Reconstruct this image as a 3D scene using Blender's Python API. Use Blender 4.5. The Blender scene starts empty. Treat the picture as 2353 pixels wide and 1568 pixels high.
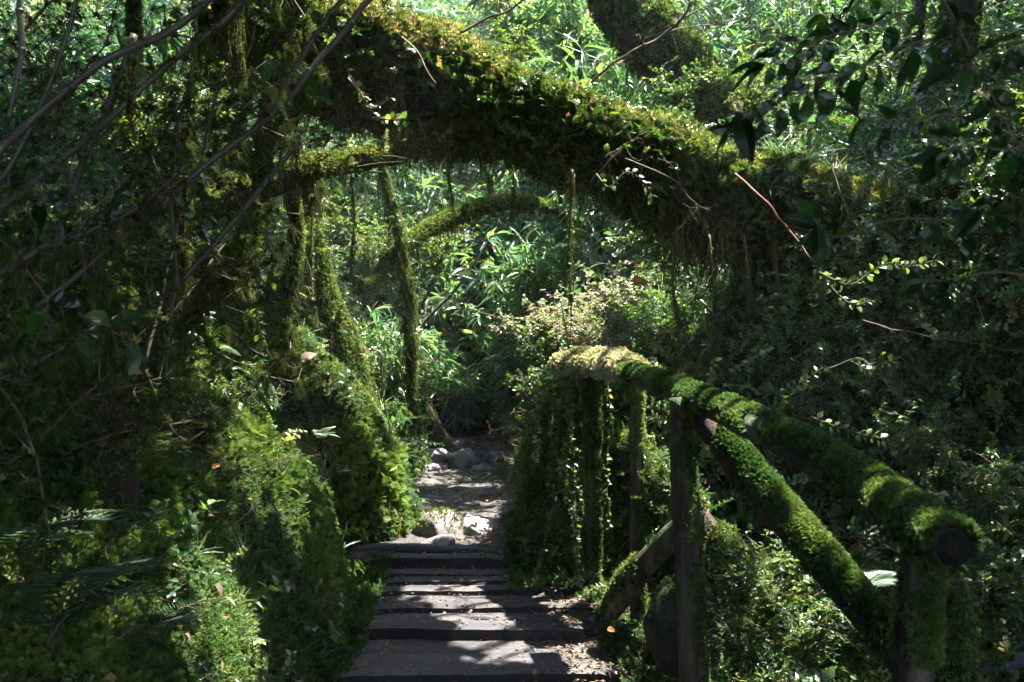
import bpy, math, numpy as np
from mathutils import Vector
rng = np.random.default_rng(11)
C = bpy.context.scene.collection
scene = bpy.context.scene
CZ = 1.75                      # eye height
F = 2288.0                     # focal length in pixels of the 2353 px wide view
def P(px, py, Y):
    return np.array([(px-1176.5)/F*Y, Y, CZ+(784.0-py)/F*Y])
def U(a, b, n=None): return rng.uniform(a, b, n)
def norm(v):
    v = np.asarray(v, float)
    return v/np.maximum(np.linalg.norm(v, axis=-1, keepdims=True), 1e-9)
def ss(a, b, x):
    t = np.clip((np.asarray(x, float)-a)/(b-a), 0, 1); return t*t*(3-2*t)

# ---------------------------------------------------------------- noise
_tab = np.random.default_rng(5).random((64, 64, 64))
def noise(p, f=1.0):
    p = np.asarray(p, float)*f + 1000.0
    i = np.floor(p).astype(int); t = p-i; t = t*t*(3-2*t); i &= 63; j = (i+1) & 63
    x0, y0, z0 = i[..., 0], i[..., 1], i[..., 2]; x1, y1, z1 = j[..., 0], j[..., 1], j[..., 2]
    tx, ty, tz = t[..., 0], t[..., 1], t[..., 2]
    def L(a, b, t): return a+(b-a)*t
    a = L(L(_tab[x0, y0, z0], _tab[x1, y0, z0], tx), L(_tab[x0, y1, z0], _tab[x1, y1, z0], tx), ty)
    b = L(L(_tab[x0, y0, z1], _tab[x1, y0, z1], tx), L(_tab[x0, y1, z1], _tab[x1, y1, z1], tx), ty)
    return L(a, b, tz)*2-1
def fbm(p, f=1.0, n=3):
    s = 0; a = 1.0
    for k in range(n): s = s+a*noise(np.asarray(p)+k*17.3, f*2**k); a *= .5
    return s/1.6

# ---------------------------------------------------------------- materials
def new_mat(name):
    m = bpy.data.materials.new(name); m.use_nodes = True
    m.node_tree.nodes.clear(); return m, m.node_tree.nodes, m.node_tree.links
def ramp_node(N, cols):
    r = N.new('ShaderNodeValToRGB'); e = r.color_ramp.elements
    while len(e) < len(cols): e.new(.5)
    for k, (p, c) in enumerate(cols): e[k].position = p; e[k].color = (*c, 1)
    return r
def leaf_mat(name, cols, rough=.45, trans=.4, spec=.5, tint=(1.25, 1.35, .5)):
    """leaf: colour runs over the 'rnd' value of each leaf; light passes through the blade"""
    m, N, L = new_mat(name)
    a = N.new('ShaderNodeAttribute'); a.attribute_name = 'rnd'
    r = ramp_node(N, cols); L.new(a.outputs['Fac'], r.inputs[0])
    b = N.new('ShaderNodeBsdfPrincipled'); L.new(r.outputs[0], b.inputs['Base Color'])
    b.inputs['Roughness'].default_value = rough; b.inputs['Specular IOR Level'].default_value = spec
    t = N.new('ShaderNodeBsdfTranslucent')
    mx = N.new('ShaderNodeMix'); mx.data_type = 'RGBA'; mx.blend_type = 'MULTIPLY'; mx.inputs[0].default_value = 1
    L.new(r.outputs[0], mx.inputs[6]); mx.inputs[7].default_value = (*tint, 1); L.new(mx.outputs[2], t.inputs['Color'])
    s = N.new('ShaderNodeMixShader'); s.inputs[0].default_value = trans
    L.new(b.outputs[0], s.inputs[1]); L.new(t.outputs[0], s.inputs[2])
    o = N.new('ShaderNodeOutputMaterial'); L.new(s.outputs[0], o.inputs[0])
    return m
def solid_mat(name, cols, scale=6., rough=.85, bump=.5, stretch=(1, 1, 1), spec=.3, detail=8., bscale=None, bdist=.02, moss=None, mud=None):
    """bark, stone, soil: noise-driven colour and bump; moss=(colour, threshold) grows on faces that look up"""
    m, N, L = new_mat(name)
    tc = N.new('ShaderNodeTexCoord'); mp = N.new('ShaderNodeMapping'); mp.inputs['Scale'].default_value = stretch
    L.new(tc.outputs['Object'], mp.inputs[0])
    n = N.new('ShaderNodeTexNoise'); n.inputs['Scale'].default_value = scale; n.inputs['Detail'].default_value = detail
    n.inputs['Roughness'].default_value = .65; L.new(mp.outputs[0], n.inputs['Vector'])
    r = ramp_node(N, cols); L.new(n.outputs[0], r.inputs[0])
    b = N.new('ShaderNodeBsdfPrincipled'); b.inputs['Roughness'].default_value = rough; b.inputs['Specular IOR Level'].default_value = spec
    col = r.outputs[0]
    if mud:
        n4 = N.new('ShaderNodeTexNoise'); n4.inputs['Scale'].default_value = 3.2; n4.inputs['Detail'].default_value = 8; n4.inputs['Roughness'].default_value = .7; L.new(tc.outputs['Object'], n4.inputs['Vector'])
        r4 = ramp_node(N, [(.46, (0, 0, 0)), (.6, (1, 1, 1))]); L.new(n4.outputs[0], r4.inputs[0]); m4 = N.new('ShaderNodeMix'); m4.data_type = 'RGBA'
        n5 = N.new('ShaderNodeTexNoise'); n5.inputs['Scale'].default_value = 40; n5.inputs['Detail'].default_value = 5; L.new(tc.outputs['Object'], n5.inputs['Vector'])
        r5 = ramp_node(N, [(.35, tuple(c*.35 for c in mud)), (.65, tuple(c*1.5 for c in mud))]); L.new(n5.outputs[0], r5.inputs[0])
        L.new(r4.outputs[0], m4.inputs[0]); L.new(col, m4.inputs[6]); L.new(r5.outputs[0], m4.inputs[7]); col = m4.outputs[2]
    if moss:
        g = N.new('ShaderNodeNewGeometry'); sx = N.new('ShaderNodeSeparateXYZ'); L.new(g.outputs['Normal'], sx.inputs[0])
        n3 = N.new('ShaderNodeTexNoise'); n3.inputs['Scale'].default_value = 9; n3.inputs['Detail'].default_value = 4; L.new(tc.outputs['Object'], n3.inputs['Vector'])
        ad = N.new('ShaderNodeMath'); ad.operation = 'MULTIPLY_ADD'; L.new(sx.outputs[2], ad.inputs[0]); ad.inputs[1].default_value = .35
        L.new(n3.outputs[0], ad.inputs[2])
        rr = ramp_node(N, [(moss[1], (0, 0, 0)), (moss[1]+.08, (1, 1, 1))]); L.new(ad.outputs[0], rr.inputs[0])
        mx = N.new('ShaderNodeMix'); mx.data_type = 'RGBA'; L.new(rr.outputs[0], mx.inputs[0]); L.new(col, mx.inputs[6])
        mx.inputs[7].default_value = (*moss[0], 1); col = mx.outputs[2]
    L.new(col, b.inputs['Base Color'])
    n2 = N.new('ShaderNodeTexNoise'); n2.inputs['Scale'].default_value = bscale or scale*3; n2.inputs['Detail'].default_value = 10
    n2.inputs['Roughness'].default_value = .7; L.new(mp.outputs[0], n2.inputs['Vector'])
    bp = N.new('ShaderNodeBump'); bp.inputs['Strength'].default_value = bump; bp.inputs['Distance'].default_value = bdist
    L.new(n2.outputs[0], bp.inputs['Height']); L.new(bp.outputs[0], b.inputs['Normal'])
    o = N.new('ShaderNodeOutputMaterial'); L.new(b.outputs[0], o.inputs[0])
    return m
M = {}
M['moss'] = leaf_mat('moss_green', [(0, (.026, .052, .015)), (.35, (.058, .1, .027)), (.7, (.115, .16, .042)), (.93, (.2, .225, .08)), (1, (.22, .16, .07))], .8, .4, .15, (1.15, 1.25, .6))
M['moss_log'] = leaf_mat('moss_olive', [(0, (.026, .046, .014)), (.35, (.052, .088, .025)), (.7, (.1, .142, .04)), (.95, (.185, .205, .07)), (1, (.24, .15, .06))], .8, .4, .15, (1.2, 1.2, .55))
M['moss_ridge_sun_tone'] = leaf_mat('moss_ridge_sun_tone', [(0, (.08, .105, .035)), (.4, (.17, .195, .075)), (.8, (.28, .285, .14)), (.93, (.36, .29, .17)), (1, (.3, .15, .08))], .8, .4, .15, (1.2, 1.1, .65))  # ridge moss lightened: sunlight on the trunk top put into the colour
M['moss_sun_tone'] = leaf_mat('moss_rail_sun_tone', [(0, (.13, .155, .085)), (.4, (.27, .285, .18)), (.8, (.42, .41, .31)), (1, (.48, .38, .31))], .8, .4, .15, (1.2, 1.15, .65))  # cross rail moss paled: strong sunlight put into its colour
M['moss_rail'] = leaf_mat('moss_feathery', [(0, (.03, .04, .02)), (.25, (.022, .055, .022)), (.6, (.06, .11, .036)), (.92, (.15, .19, .065)), (1, (.14, .1, .05))], .7, .4, .2, (1.15, 1.25, .5))
M['starmoss'] = leaf_mat('moss_star', [(0, (.018, .055, .016)), (.5, (.038, .098, .026)), (1, (.1, .15, .045))], .6, .45, .25, (1.2, 1.3, .4))
M['beard'] = leaf_mat('moss_hanging', [(0, (.026, .034, .013)), (.4, (.055, .073, .024)), (.8, (.1, .125, .042)), (1, (.17, .175, .08))], .9, .35, .1, (1.2, 1.1, .6))
M['beard_green'] = leaf_mat('moss_beard_green', [(0, (.02, .03, .01)), (.5, (.045, .065, .02)), (1, (.1, .12, .045))], .9, .4, .1, (1.2, 1.2, .6))
M['bamboo'] = leaf_mat('bamboo_leaf', [(0, (.035, .095, .05)), (.5, (.08, .165, .08)), (.85, (.15, .22, .09)), (1, (.27, .26, .14))], .42, .42, .5, (1.2, 1.35, .55))
M['bamboo_near'] = leaf_mat('bamboo_sun_tone', [(0, (.05, .13, .065)), (.5, (.1, .21, .1)), (.85, (.19, .27, .12)), (1, (.34, .3, .16))], .3, .5, .8, (1.2, 1.3, .6))  # paler copy of the bamboo leaf, sunlight put into its colour
M['leaf'] = leaf_mat('small_leaf', [(0, (.018, .05, .016)), (.5, (.038, .09, .027)), (.9, (.085, .14, .036)), (1, (.2, .16, .06))], .38, .4, .5, (1.3, 1.5, .45))
M['leaf_light'] = leaf_mat('young_and_sun_toned_leaf', [(0, (.045, .09, .022)), (.6, (.09, .155, .04)), (1, (.18, .21, .075))], .42, .45, .4, (1.3, 1.4, .45))  # young leaf green, also painting sunlight onto the ivy cascade
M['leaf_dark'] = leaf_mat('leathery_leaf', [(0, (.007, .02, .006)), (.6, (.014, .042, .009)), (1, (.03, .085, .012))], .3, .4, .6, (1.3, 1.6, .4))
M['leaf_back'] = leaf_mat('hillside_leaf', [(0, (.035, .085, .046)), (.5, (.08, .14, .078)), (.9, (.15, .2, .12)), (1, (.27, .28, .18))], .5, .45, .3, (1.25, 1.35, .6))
M['leaf_pale'] = leaf_mat('dry_leaf_sun_tone', [(0, (.08, .14, .07)), (.6, (.19, .23, .14)), (1, (.36, .31, .25))], .35, .4, .7, (1.2, 1.15, .7))  # pale dry leaf; glare of the sun also put into its colour
M['canopy'] = leaf_mat('shade_canopy_leaf', [(0, (.015, .04, .01)), (1, (.03, .07, .015))], .45, .2, .4)
M['fern'] = leaf_mat('fern_leaf', [(0, (.012, .038, .014)), (.6, (.026, .066, .02)), (1, (.05, .1, .028))], .55, .35, .3)
M['fern_pale'] = leaf_mat('fern_pale', [(0, (.1, .17, .12)), (1, (.2, .27, .2))], .25, .3, 1.)
M['rust'] = leaf_mat('rust_leaf', [(0, (.16, .035, .012)), (.5, (.26, .08, .02)), (1, (.36, .2, .05))], .5, .4, .4, (1.2, .9, .5))
M['rustmoss'] = leaf_mat('rusty_moss', [(0, (.06, .03, .012)), (.5, (.13, .06, .025)), (1, (.24, .14, .07))], .7, .4, .2, (1.2, 1., .7))
M['litter'] = leaf_mat('dead_leaf', [(0, (.03, .02, .013)), (.5, (.08, .055, .035)), (.85, (.17, .13, .085)), (.97, (.28, .2, .08)), (1, (.26, .07, .03))], .6, .15, .4, (1, .9, .7))
M['twig'] = leaf_mat('twig_bark', [(0, (.035, .025, .018)), (.6, (.11, .085, .06)), (1, (.24, .2, .16))], .8, 0., .3)
M['redtwig'] = leaf_mat('reddish_twig', [(0, (.1, .035, .02)), (1, (.24, .12, .07))], .7, 0., .3)
M['cane'] = leaf_mat('dead_cane', [(0, (.022, .02, .014)), (1, (.07, .062, .045))], .5, 0., .5)
M['bark'] = solid_mat('wet_bark', [(.3, (.012, .008, .005)), (.55, (.035, .022, .013)), (.75, (.075, .05, .03))], 7, .8, .9, (1, 1, .35), .3, 8, 20, .03)
M['redbark'] = solid_mat('red_bark', [(.3, (.014, .007, .005)), (.55, (.05, .022, .012)), (.75, (.12, .055, .03))], 9, .75, .9, (.4, 1, 1), .3, 8, 25, .02)
M['limbbark'] = solid_mat('limb_bark', [(.3, (.012, .008, .005)), (.55, (.04, .024, .014)), (.75, (.1, .055, .032))], 9, .8, .9, (.6, 1, 1), .2, 8, 25, .02, ((.04, .06, .018), .6))
M['timber'] = solid_mat('weathered_timber_sky_tint', [(.3, (.010, .0095, .0105)), (.48, (.026, .0255, .030)), (.62, (.052, .052, .062)), (.75, (.105, .107, .125))], 5, .68, .7, (.12, 1.6, 1), .4, 12, 20, .018, None, (.045, .041, .041))  # weathered grey wood; the blue cast is sky reflection put into the colour
M['timber_side'] = solid_mat('timber_side', [(.3, (.012, .01, .01)), (.6, (.04, .034, .03)), (.8, (.08, .07, .065))], 5, .8, .6, (.22, 1, 1), .2, 8, 16, .01)
M['post'] = solid_mat('post_wood', [(.32, (.012, .008, .006)), (.47, (.045, .031, .02)), (.58, (.1, .072, .05)), (.72, (.19, .15, .11))], 14, .75, 1., (1, 1, .1), .3, 10, 30, .02, ((.04, .065, .02), .56))
M['railbark'] = solid_mat('rail_bark', [(.32, (.018, .014, .012)), (.47, (.06, .05, .042)), (.58, (.13, .112, .1)), (.72, (.24, .22, .2))], 17, .75, 1., (1, .35, 1), .3, 10, 40, .02, ((.04, .065, .02), .58))
M['endgrain'] = solid_mat('cut_end_wood', [(.3, (.006, .005, .004)), (.55, (.02, .015, .011)), (.75, (.05, .038, .028))], 30, .85, 1., (1, 1, 1), .2, 8, 60, .02)
M['rock'] = solid_mat('grey_rock', [(.3, (.05, .047, .044)), (.5, (.11, .105, .1)), (.72, (.2, .195, .19))], 7, .75, .6, (1, 1, 1), .35, 10, 22, .015)
M['rock_mossy'] = solid_mat('mossy_rock', [(.3, (.05, .046, .042)), (.5, (.11, .1, .092)), (.72, (.2, .19, .175))], 7, .75, .6, (1, 1, 1), .35, 10, 22, .015, ((.05, .07, .02), .86))
M['rock_dark'] = solid_mat('dark_rock', [(.3, (.015, .014, .012)), (.5, (.035, .035, .028)), (.72, (.06, .065, .04))], 7, .8, .8, (1, 1, 1), .3, 10, 18, .03, ((.035, .05, .012), .72))
M['soil'] = solid_mat('forest_soil', [(.3, (.012, .010, .006)), (.5, (.028, .026, .012)), (.7, (.045, .05, .018))], 5, .95, .9, (1, 1, 1), .1, 8, 18, .04)
M['dirt'] = solid_mat('trodden_dirt', [(.28, (.016, .014, .013)), (.48, (.042, .037, .035)), (.62, (.08, .073, .072)), (.75, (.15, .14, .14))], 4, .85, 1., (1, 1, 1), .3, 12, 26, .03)

# ---------------------------------------------------------------- mesh accumulator (triangles only)
class Acc:
    def __init__(s): s.V = []; s.T = []; s.R = []; s.Mi = []; s.S = []; s.n = 0
    def add(s, V, T, R=None, mi=0, smooth=False):
        V = np.asarray(V, float).reshape(-1, 3); T = np.asarray(T, int).reshape(-1, 3)
        s.V.append(V); s.T.append(T+s.n); s.n += len(V)
        s.R.append(np.full(len(V), .5) if R is None else np.broadcast_to(np.asarray(R, float), (len(V),)))
        s.Mi.append(np.broadcast_to(np.asarray(mi, int), (len(T),))); s.S.append(np.full(len(T), smooth))
    def arr(s):
        return (np.concatenate(s.V), np.concatenate(s.T), np.concatenate(s.R), np.concatenate(s.Mi), np.concatenate(s.S))
    def tmpl(s):
        V, T, R, Mi, S = s.arr(); return dict(V=V, T=T, R=R, M=Mi, S=S)
    def inst(s, t, pos, X, Z, sc, r=None, rspread=.25):
        """copies of template t at pos, local x along X, local z near Z"""
        pos = np.atleast_2d(pos); n = len(pos)
        if n == 0: return
        X = norm(np.broadcast_to(X, (n, 3))); Z = np.broadcast_to(Z, (n, 3)); Y = norm(np.cross(Z, X)); Z = np.cross(X, Y)
        Rm = np.stack([X, Y, Z], axis=-1)
        sc = np.asarray(sc, float)
        if sc.ndim < 2: sc = np.broadcast_to(sc, (n,))[:, None, None]
        else: sc = sc[:, None, :]
        V = np.einsum('nij,nmj->nmi', Rm, t['V'][None]*sc)+pos[:, None, :]
        m = len(t['V'])
        T = t['T'][None]+(np.arange(n)*m)[:, None, None]
        r = U(0, 1, n) if r is None else np.broadcast_to(r, (n,))
        R = np.clip(r[:, None]+(t['R'][None]-.5)*rspread*2, 0, 1)
        s.V.append(V.reshape(-1, 3)); s.T.append(T.reshape(-1, 3)+s.n); s.n += n*m
        s.R.append(R.reshape(-1)); s.Mi.append(np.tile(t['M'], n)); s.S.append(np.tile(t['S'], n))
    def grow(s, t, pos, N, sc, r=None, tilt=.3, rspread=.25):
        """copies growing along N (local z), random turn"""
        pos = np.atleast_2d(pos); n = len(pos)
        if n == 0: return
        N = norm(np.broadcast_to(N, (n, 3))+rng.normal(0, tilt, (n, 3)))
        a = norm(np.cross(N, rng.normal(0, 1, (n, 3))))
        s.inst(t, pos, a, N, sc, r, rspread)
    def build(s, name, mats, parent=None, loc=None):
        if not s.V: return None
        V, T, R, Mi, S = s.arr()
        if loc is not None: V = V-np.asarray(loc)
        me = bpy.data.meshes.new(name)
        me.vertices.add(len(V)); me.vertices.foreach_set('co', V.astype(np.float32).ravel())
        me.loops.add(len(T)*3); me.loops.foreach_set('vertex_index', T.astype(np.int32).ravel())
        me.polygons.add(len(T)); me.polygons.foreach_set('loop_start', np.arange(0, len(T)*3, 3, dtype=np.int32))
        me.polygons.foreach_set('loop_total', np.full(len(T), 3, np.int32))
        me.polygons.foreach_set('use_smooth', S)
        for m in (mats if isinstance(mats, (list, tuple)) else [mats]): me.materials.append(M[m])
        me.polygons.foreach_set('material_index', Mi.astype(np.int32))
        at = me.attributes.new('rnd', 'FLOAT', 'POINT'); at.data.foreach_set('value', R.astype(np.float32))
        me.update()
        o = bpy.data.objects.new(name, me); C.objects.link(o)
        if parent is not None: o.parent = parent
        return o
def tag(o, label=None, cat=None, group=None, kind=None):
    if label: o['label'] = label
    if cat: o['category'] = cat
    if group: o['group'] = group
    if kind: o['kind'] = kind
    return o
def thing(name, loc, label, cat, group=None):
    o = bpy.data.objects.new(name, None); C.objects.link(o); o.location = loc; o.empty_display_size = .1
    return tag(o, label, cat, group)

# tubes ------------------------------------------------------------------------
def resample(pts, n):
    pts = np.asarray(pts, float)
    if len(pts) < 3: pts = np.vstack([pts[0], (pts[0]+pts[1])/2, pts[1]])
    # Catmull-Rom
    q = np.vstack([2*pts[0]-pts[1], pts, 2*pts[-1]-pts[-2]]); m = len(pts)-1
    t = np.linspace(0, m-1e-6, n); i = t.astype(int); f = (t-i)[:, None]
    a, b, c, d = q[i], q[i+1], q[i+2], q[i+3]
    return .5*((2*b)+(-a+c)*f+(2*a-5*b+4*c-d)*f*f+(-a+3*b-3*c+d)*f**3)
def tube(acc, pts, rad, sides=6, r=.5, mi=0, bumpy=0., bf=3., cap=True, cap_mi=None):
    pts = np.asarray(pts, float); n = len(pts); rad = np.broadcast_to(np.asarray(rad, float), (n,))
    d = norm(np.gradient(pts, axis=0))
    ref = np.array([0, 0, 1.]) if abs(d[0, 2]) < .9 else np.array([1., 0, 0])
    u = norm(np.cross(d, ref)); bad = np.linalg.norm(np.cross(d, ref), axis=1) < .05
    if bad.any(): u[bad] = norm(np.cross(d[bad], [0.3, 1, 0]))
    v = np.cross(d, u)
    a = np.arange(sides)/sides*2*np.pi
    V = pts[:, None]+(u[:, None]*np.cos(a)[None, :, None]+v[:, None]*np.sin(a)[None, :, None])*rad[:, None, None]
    if bumpy:
        k = fbm(V, bf, 3)*bumpy
        V = V+(V-pts[:, None])*k[..., None]
    i = np.arange(n-1)[:, None]*sides; j = np.arange(sides)[None]; jn = (j+1) % sides
    A, B, Cc, D = i+j, i+jn, i+sides+jn, i+sides+j
    T = np.concatenate([np.stack([A, B, Cc], -1).reshape(-1, 3), np.stack([A, Cc, D], -1).reshape(-1, 3)])
    Vf = V.reshape(-1, 3)
    if cap:
        c0, c1 = len(Vf), len(Vf)+1; Vf = np.vstack([Vf, pts[0], pts[-1]])
        e = np.arange(sides); en = (e+1) % sides; o = (n-1)*sides
        T = np.vstack([T, np.stack([np.full(sides, c0), en, e], -1), np.stack([np.full(sides, c1), o+e, o+en], -1)])
    if cap_mi is not None:
        mi = np.full(len(T), mi); mi[-2*sides:] = cap_mi
    acc.add(Vf, T, r, mi, True)
    return V, u, v, d
def on_tube(pts, rad, n, updown=None, bumpy=0., bf=3.):
    """random points + normals on a tube; updown>0 favours the top"""
    pts = np.asarray(pts, float); rad = np.broadcast_to(np.asarray(rad, float), (len(pts),))
    d = norm(np.gradient(pts, axis=0)); m = len(pts)
    t = U(0, m-1.001, n*3); i = t.astype(int); f = (t-i)[:, None]
    p = pts[i]*(1-f)+pts[i+1]*f; dd = norm(d[i]*(1-f)+d[i+1]*f); R = rad[i]*(1-f[:, 0])+rad[i+1]*f[:, 0]
    w = norm(np.cross(dd, rng.normal(0, 1, (n*3, 3))))
    q = p+w*R[:, None]
    if bumpy: q = p+w*(R*(1+fbm(q, bf, 3)*bumpy))[:, None]
    keep = np.ones(n*3, bool) if updown is None else U(0, 1, n*3) < np.clip(.5+updown*w[:, 2], 0, 1)
    return q[keep][:n], w[keep][:n], dd[keep][:n]

# templates --------------------------------------------------------------------
def leaf_t(w=.3, segs=2, fold=.25, droop=.25, mi=0, serr=0.):
    """blade along +x, length 1"""
    if segs == 1:
        V = [[0, 0, 0], [.45, -w, fold*w], [1, 0, -droop], [.45, w, fold*w]]
        T = [[0, 1, 2], [0, 2, 3]]
    else:
        ts = np.linspace(0, 1, segs+2)[1:-1]
        V = [[0, 0, 0]]
        for t in ts:
            ww = w*math.sin(math.pi*t**.8)**.8; z = -droop*t*t
            V += [[t-serr, -ww, z+fold*ww], [t, 0, z], [t-serr, ww, z+fold*ww]]
        V.append([1, 0, -droop]); T = [[0, 1, 2], [0, 2, 3]]
        for k in range(len(ts)-1):
            a = 1+3*k; b = a+3
            T += [[a, b, b+1], [a, b+1, a+1], [a+1, b+1, b+2], [a+1, b+2, a+2]]
        a = 1+3*(len(ts)-1); e = len(V)-1
        T += [[a, e, a+1], [a+1, e, a+2]]
    A = Acc(); A.add(V, T, .5, mi); return A.tmpl()
LEAF_S = leaf_t(.28, 1, .3, .15)
LEAF_R = leaf_t(.36, 2, .2, .12)
LEAF_L = leaf_t(.26, 5, .35, .3)
LEAF_B = leaf_t(.075, 3, .5, .45)
LEAF_B1 = leaf_t(.08, 2, .5, .4)
def moss_tuft(nb=7, L=1., w=.24, spread=.8, seed=0):
    g = np.random.default_rng(seed); A = Acc()
    for k in range(nb):
        a = g.uniform(0, 6.28); d = norm(np.array([math.cos(a)*spread*g.uniform(.3, 1), math.sin(a)*spread*g.uniform(.3, 1), 1.]))
        s = norm(np.cross(d, g.normal(0, 1, 3)))*w*.5; l = L*g.uniform(.6, 1.1)
        b = np.array([g.uniform(-.2, .2), g.uniform(-.2, .2), -.15]); mid = b+d*l*.5; tip = b+d*l+np.array([math.cos(a), math.sin(a), -.6])*l*.18
        A.add([b-s*.6, b+s*.6, mid-s, mid+s, tip], [[0, 1, 3], [0, 3, 2], [2, 3, 4]], g.uniform(.3, .7))
    return A.tmpl()
def feather(n=7, seed=0):
    """little feathery moss frond: axis along z leaning, side leaflets"""
    g = np.random.default_rng(seed); A = Acc(); bend = g.uniform(.3, .8)
    ax = lambda t: np.array([bend*t*t, 0, t*(1-.25*bend*t)])
    for k in range(n):
        t = (k+.6)/n; p = ax(t); l = .42*math.sin(math.pi*(t*.85+.12))+.08
        for sgn in (-1, 1):
            q = p+np.array([.25*l, sgn*l, .35*l]); q2 = p+np.array([0, 0, .16])
            A.add([p, q, q2], [[0, 1, 2]], g.uniform(.3, .7))
    A.add([[0, -.03, 0], [0, .03, 0], ax(1)], [[0, 1, 2]], .3)
    return A.tmpl()
def star(nb=12, seed=0):
    g = np.random.default_rng(seed); A = Acc()
    for t in (.25, .5, .75, 1.):
        for k in range(nb//2):
            a = g.uniform(0, 6.28); d = norm(np.array([math.cos(a), math.sin(a), .55+t*.4])); s = norm(np.cross(d, [0, 0, 1.]))*.055
            b = np.array([0, 0, t*.8]); A.add([b-s, b+s, b+d*g.uniform(.3, .45)], [[0, 1, 2]], g.uniform(.3, .7))
    A.add([[-.02, 0, 0], [.02, 0, 0], [0, 0, .85]], [[0, 1, 2]], .1)
    return A.tmpl()
TUFT = [moss_tuft(7, seed=k) for k in range(4)]
FEATHER = [feather(7, k) for k in range(4)]
STAR = [star(12, k) for k in range(3)]
def strand(nseg=9, seed=0, leafy=True):
    """hanging moss strand, along -z, length 1"""
    g = np.random.default_rng(seed); A = Acc(); p = np.zeros(3); d = np.array([0, 0, -1.]); pts = [p]
    for k in range(nseg):
        d = norm(d+g.normal(0, .45, 3)*[1, 1, .3]+[0, 0, -.35]); p = p+d/nseg; pts.append(p)
    pts = np.array(pts); a = g.uniform(0, 6.28); w = np.array([math.cos(a), math.sin(a), 0])
    V = []; T = []
    for k, q in enumerate(pts):
        ww = .014*(1-k/(nseg+1)) + .005; V += [q-w*ww, q+w*ww]
        if k < nseg: b = 2*k; T += [[b, b+1, b+3], [b, b+3, b+2]]
    A.add(V, T, g.uniform(.2, .5))
    if leafy:
        for k in range(nseg*3):
            t = g.uniform(0, nseg-.01); i = int(t); q = pts[i]+(pts[i+1]-pts[i])*(t-i)
            dd = norm(g.normal(0, 1, 3)+[0, 0, -.5]); l = g.uniform(.04, .13)*(1.2-t/nseg); s = norm(np.cross(dd, g.normal(0, 1, 3)))*.02
            A.add([q-s, q+s, q+dd*l], [[0, 1, 2]], g.uniform(.3, .8))
    return A.tmpl()
STRAND = [strand(9, k) for k in range(6)]
def curtain(seed):
    """a clump of strands, several lengths, hanging from z=0"""
    g = np.random.default_rng(seed); A = Acc(); n = 9
    for k in range(n):
        a = g.uniform(0, 6.28); A.inst(STRAND[g.integers(6)], np.array([[g.normal(0, .07), g.normal(0, .07), .03]]), [math.cos(a), math.sin(a), 0], [0, 0, 1.], g.uniform(.35, 1.), g.uniform(.1, .9))
    return A.tmpl()
CURT = [curtain(k) for k in range(5)]
def sprig(n=12, L=1., leaf=LEAF_S, size=.16, seed=0, arch=.5, mats=(0, 1), stemw=.012, opp=True):
    """leafy shoot growing along +z then arching to +x; leaves in pairs"""
    g = np.random.default_rng(seed); A = Acc(); ts = np.linspace(0, 1, 8)
    cx = lambda t: np.stack([arch*t*t, .06*np.sin(t*5+seed), t*(1-.35*arch*t)], -1)*L
    tube(A, cx(ts), stemw*(1-.7*ts), 3, .4, mats[1], cap=False)
    for k in range(n):
        t = .15+.85*(k+.5)/n; p = cx(np.array(t)); dt = norm(cx(np.array(min(t+.02, 1.)))-cx(np.array(t-.02)))
        for sgn in ((-1, 1) if opp else ((-1,) if k % 2 else (1,))):
            side = norm(np.cross(dt, [0.2*g.normal(), .1*g.normal(), 1.])+g.normal(0, .25, 3))*sgn
            A.inst(leaf, p[None], norm(side+dt*.5+g.normal(0, .2, 3)), norm(np.array([0, 0, 1.])+g.normal(0, .35, 3)), size*g.uniform(.7, 1.2)*(1.1-.4*t), .5)
            A.M_fix = None
    V, T, R, Mi, S = A.arr(); return dict(V=V, T=T, R=np.clip(R+g.uniform(-.15, .15, len(R))*0, 0, 1), M=Mi, S=S)
SPRIG = [sprig(11, 1, LEAF_S, .17, k, [.3, .6, .9, .5][k]) for k in range(4)]
SPRIG_R = [sprig(9, 1, LEAF_R, .2, k+9, [.3, .7, 1.][k]) for k in range(3)]
def bamboo_spray(seed, nb=7):
    """arching culm tip with fans of narrow drooping leaves, height 1"""
    g = np.random.default_rng(seed); A = Acc(); ts = np.linspace(0, 1, 7); arch = g.uniform(.35, .9)
    cx = lambda t: np.stack([arch*t*t, 0*t, t*(1-.3*arch*t)], -1)
    tube(A, cx(ts), .008*(1-.8*ts), 3, .5, 1, cap=False)
    for k in range(nb):
        t = .25+.75*(k+.5)/nb; p = cx(np.array(t)); a0 = g.uniform(0, 6.28)
        bd = norm(np.array([math.cos(a0)+.5, math.sin(a0), .5])); bl = g.uniform(.08, .22); e = p+bd*bl
        tube(A, np.array([p, (p+e)/2+[0, 0, .01], e]), .003, 3, .5, 1, cap=False)
        for j in range(6):
            dd = norm(bd+g.normal(0, .55, 3)+[0, 0, -.35]); q = p+bd*bl*g.uniform(.3, 1.)
            A.inst(LEAF_B1, q[None], dd, norm(np.array([0, 0, 1.])+g.normal(0, .4, 3)), g.uniform(.13, .24), g.uniform(.2, .8))
    return A.tmpl()
BAMBOO = [bamboo_spray(k) for k in range(6)]
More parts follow.
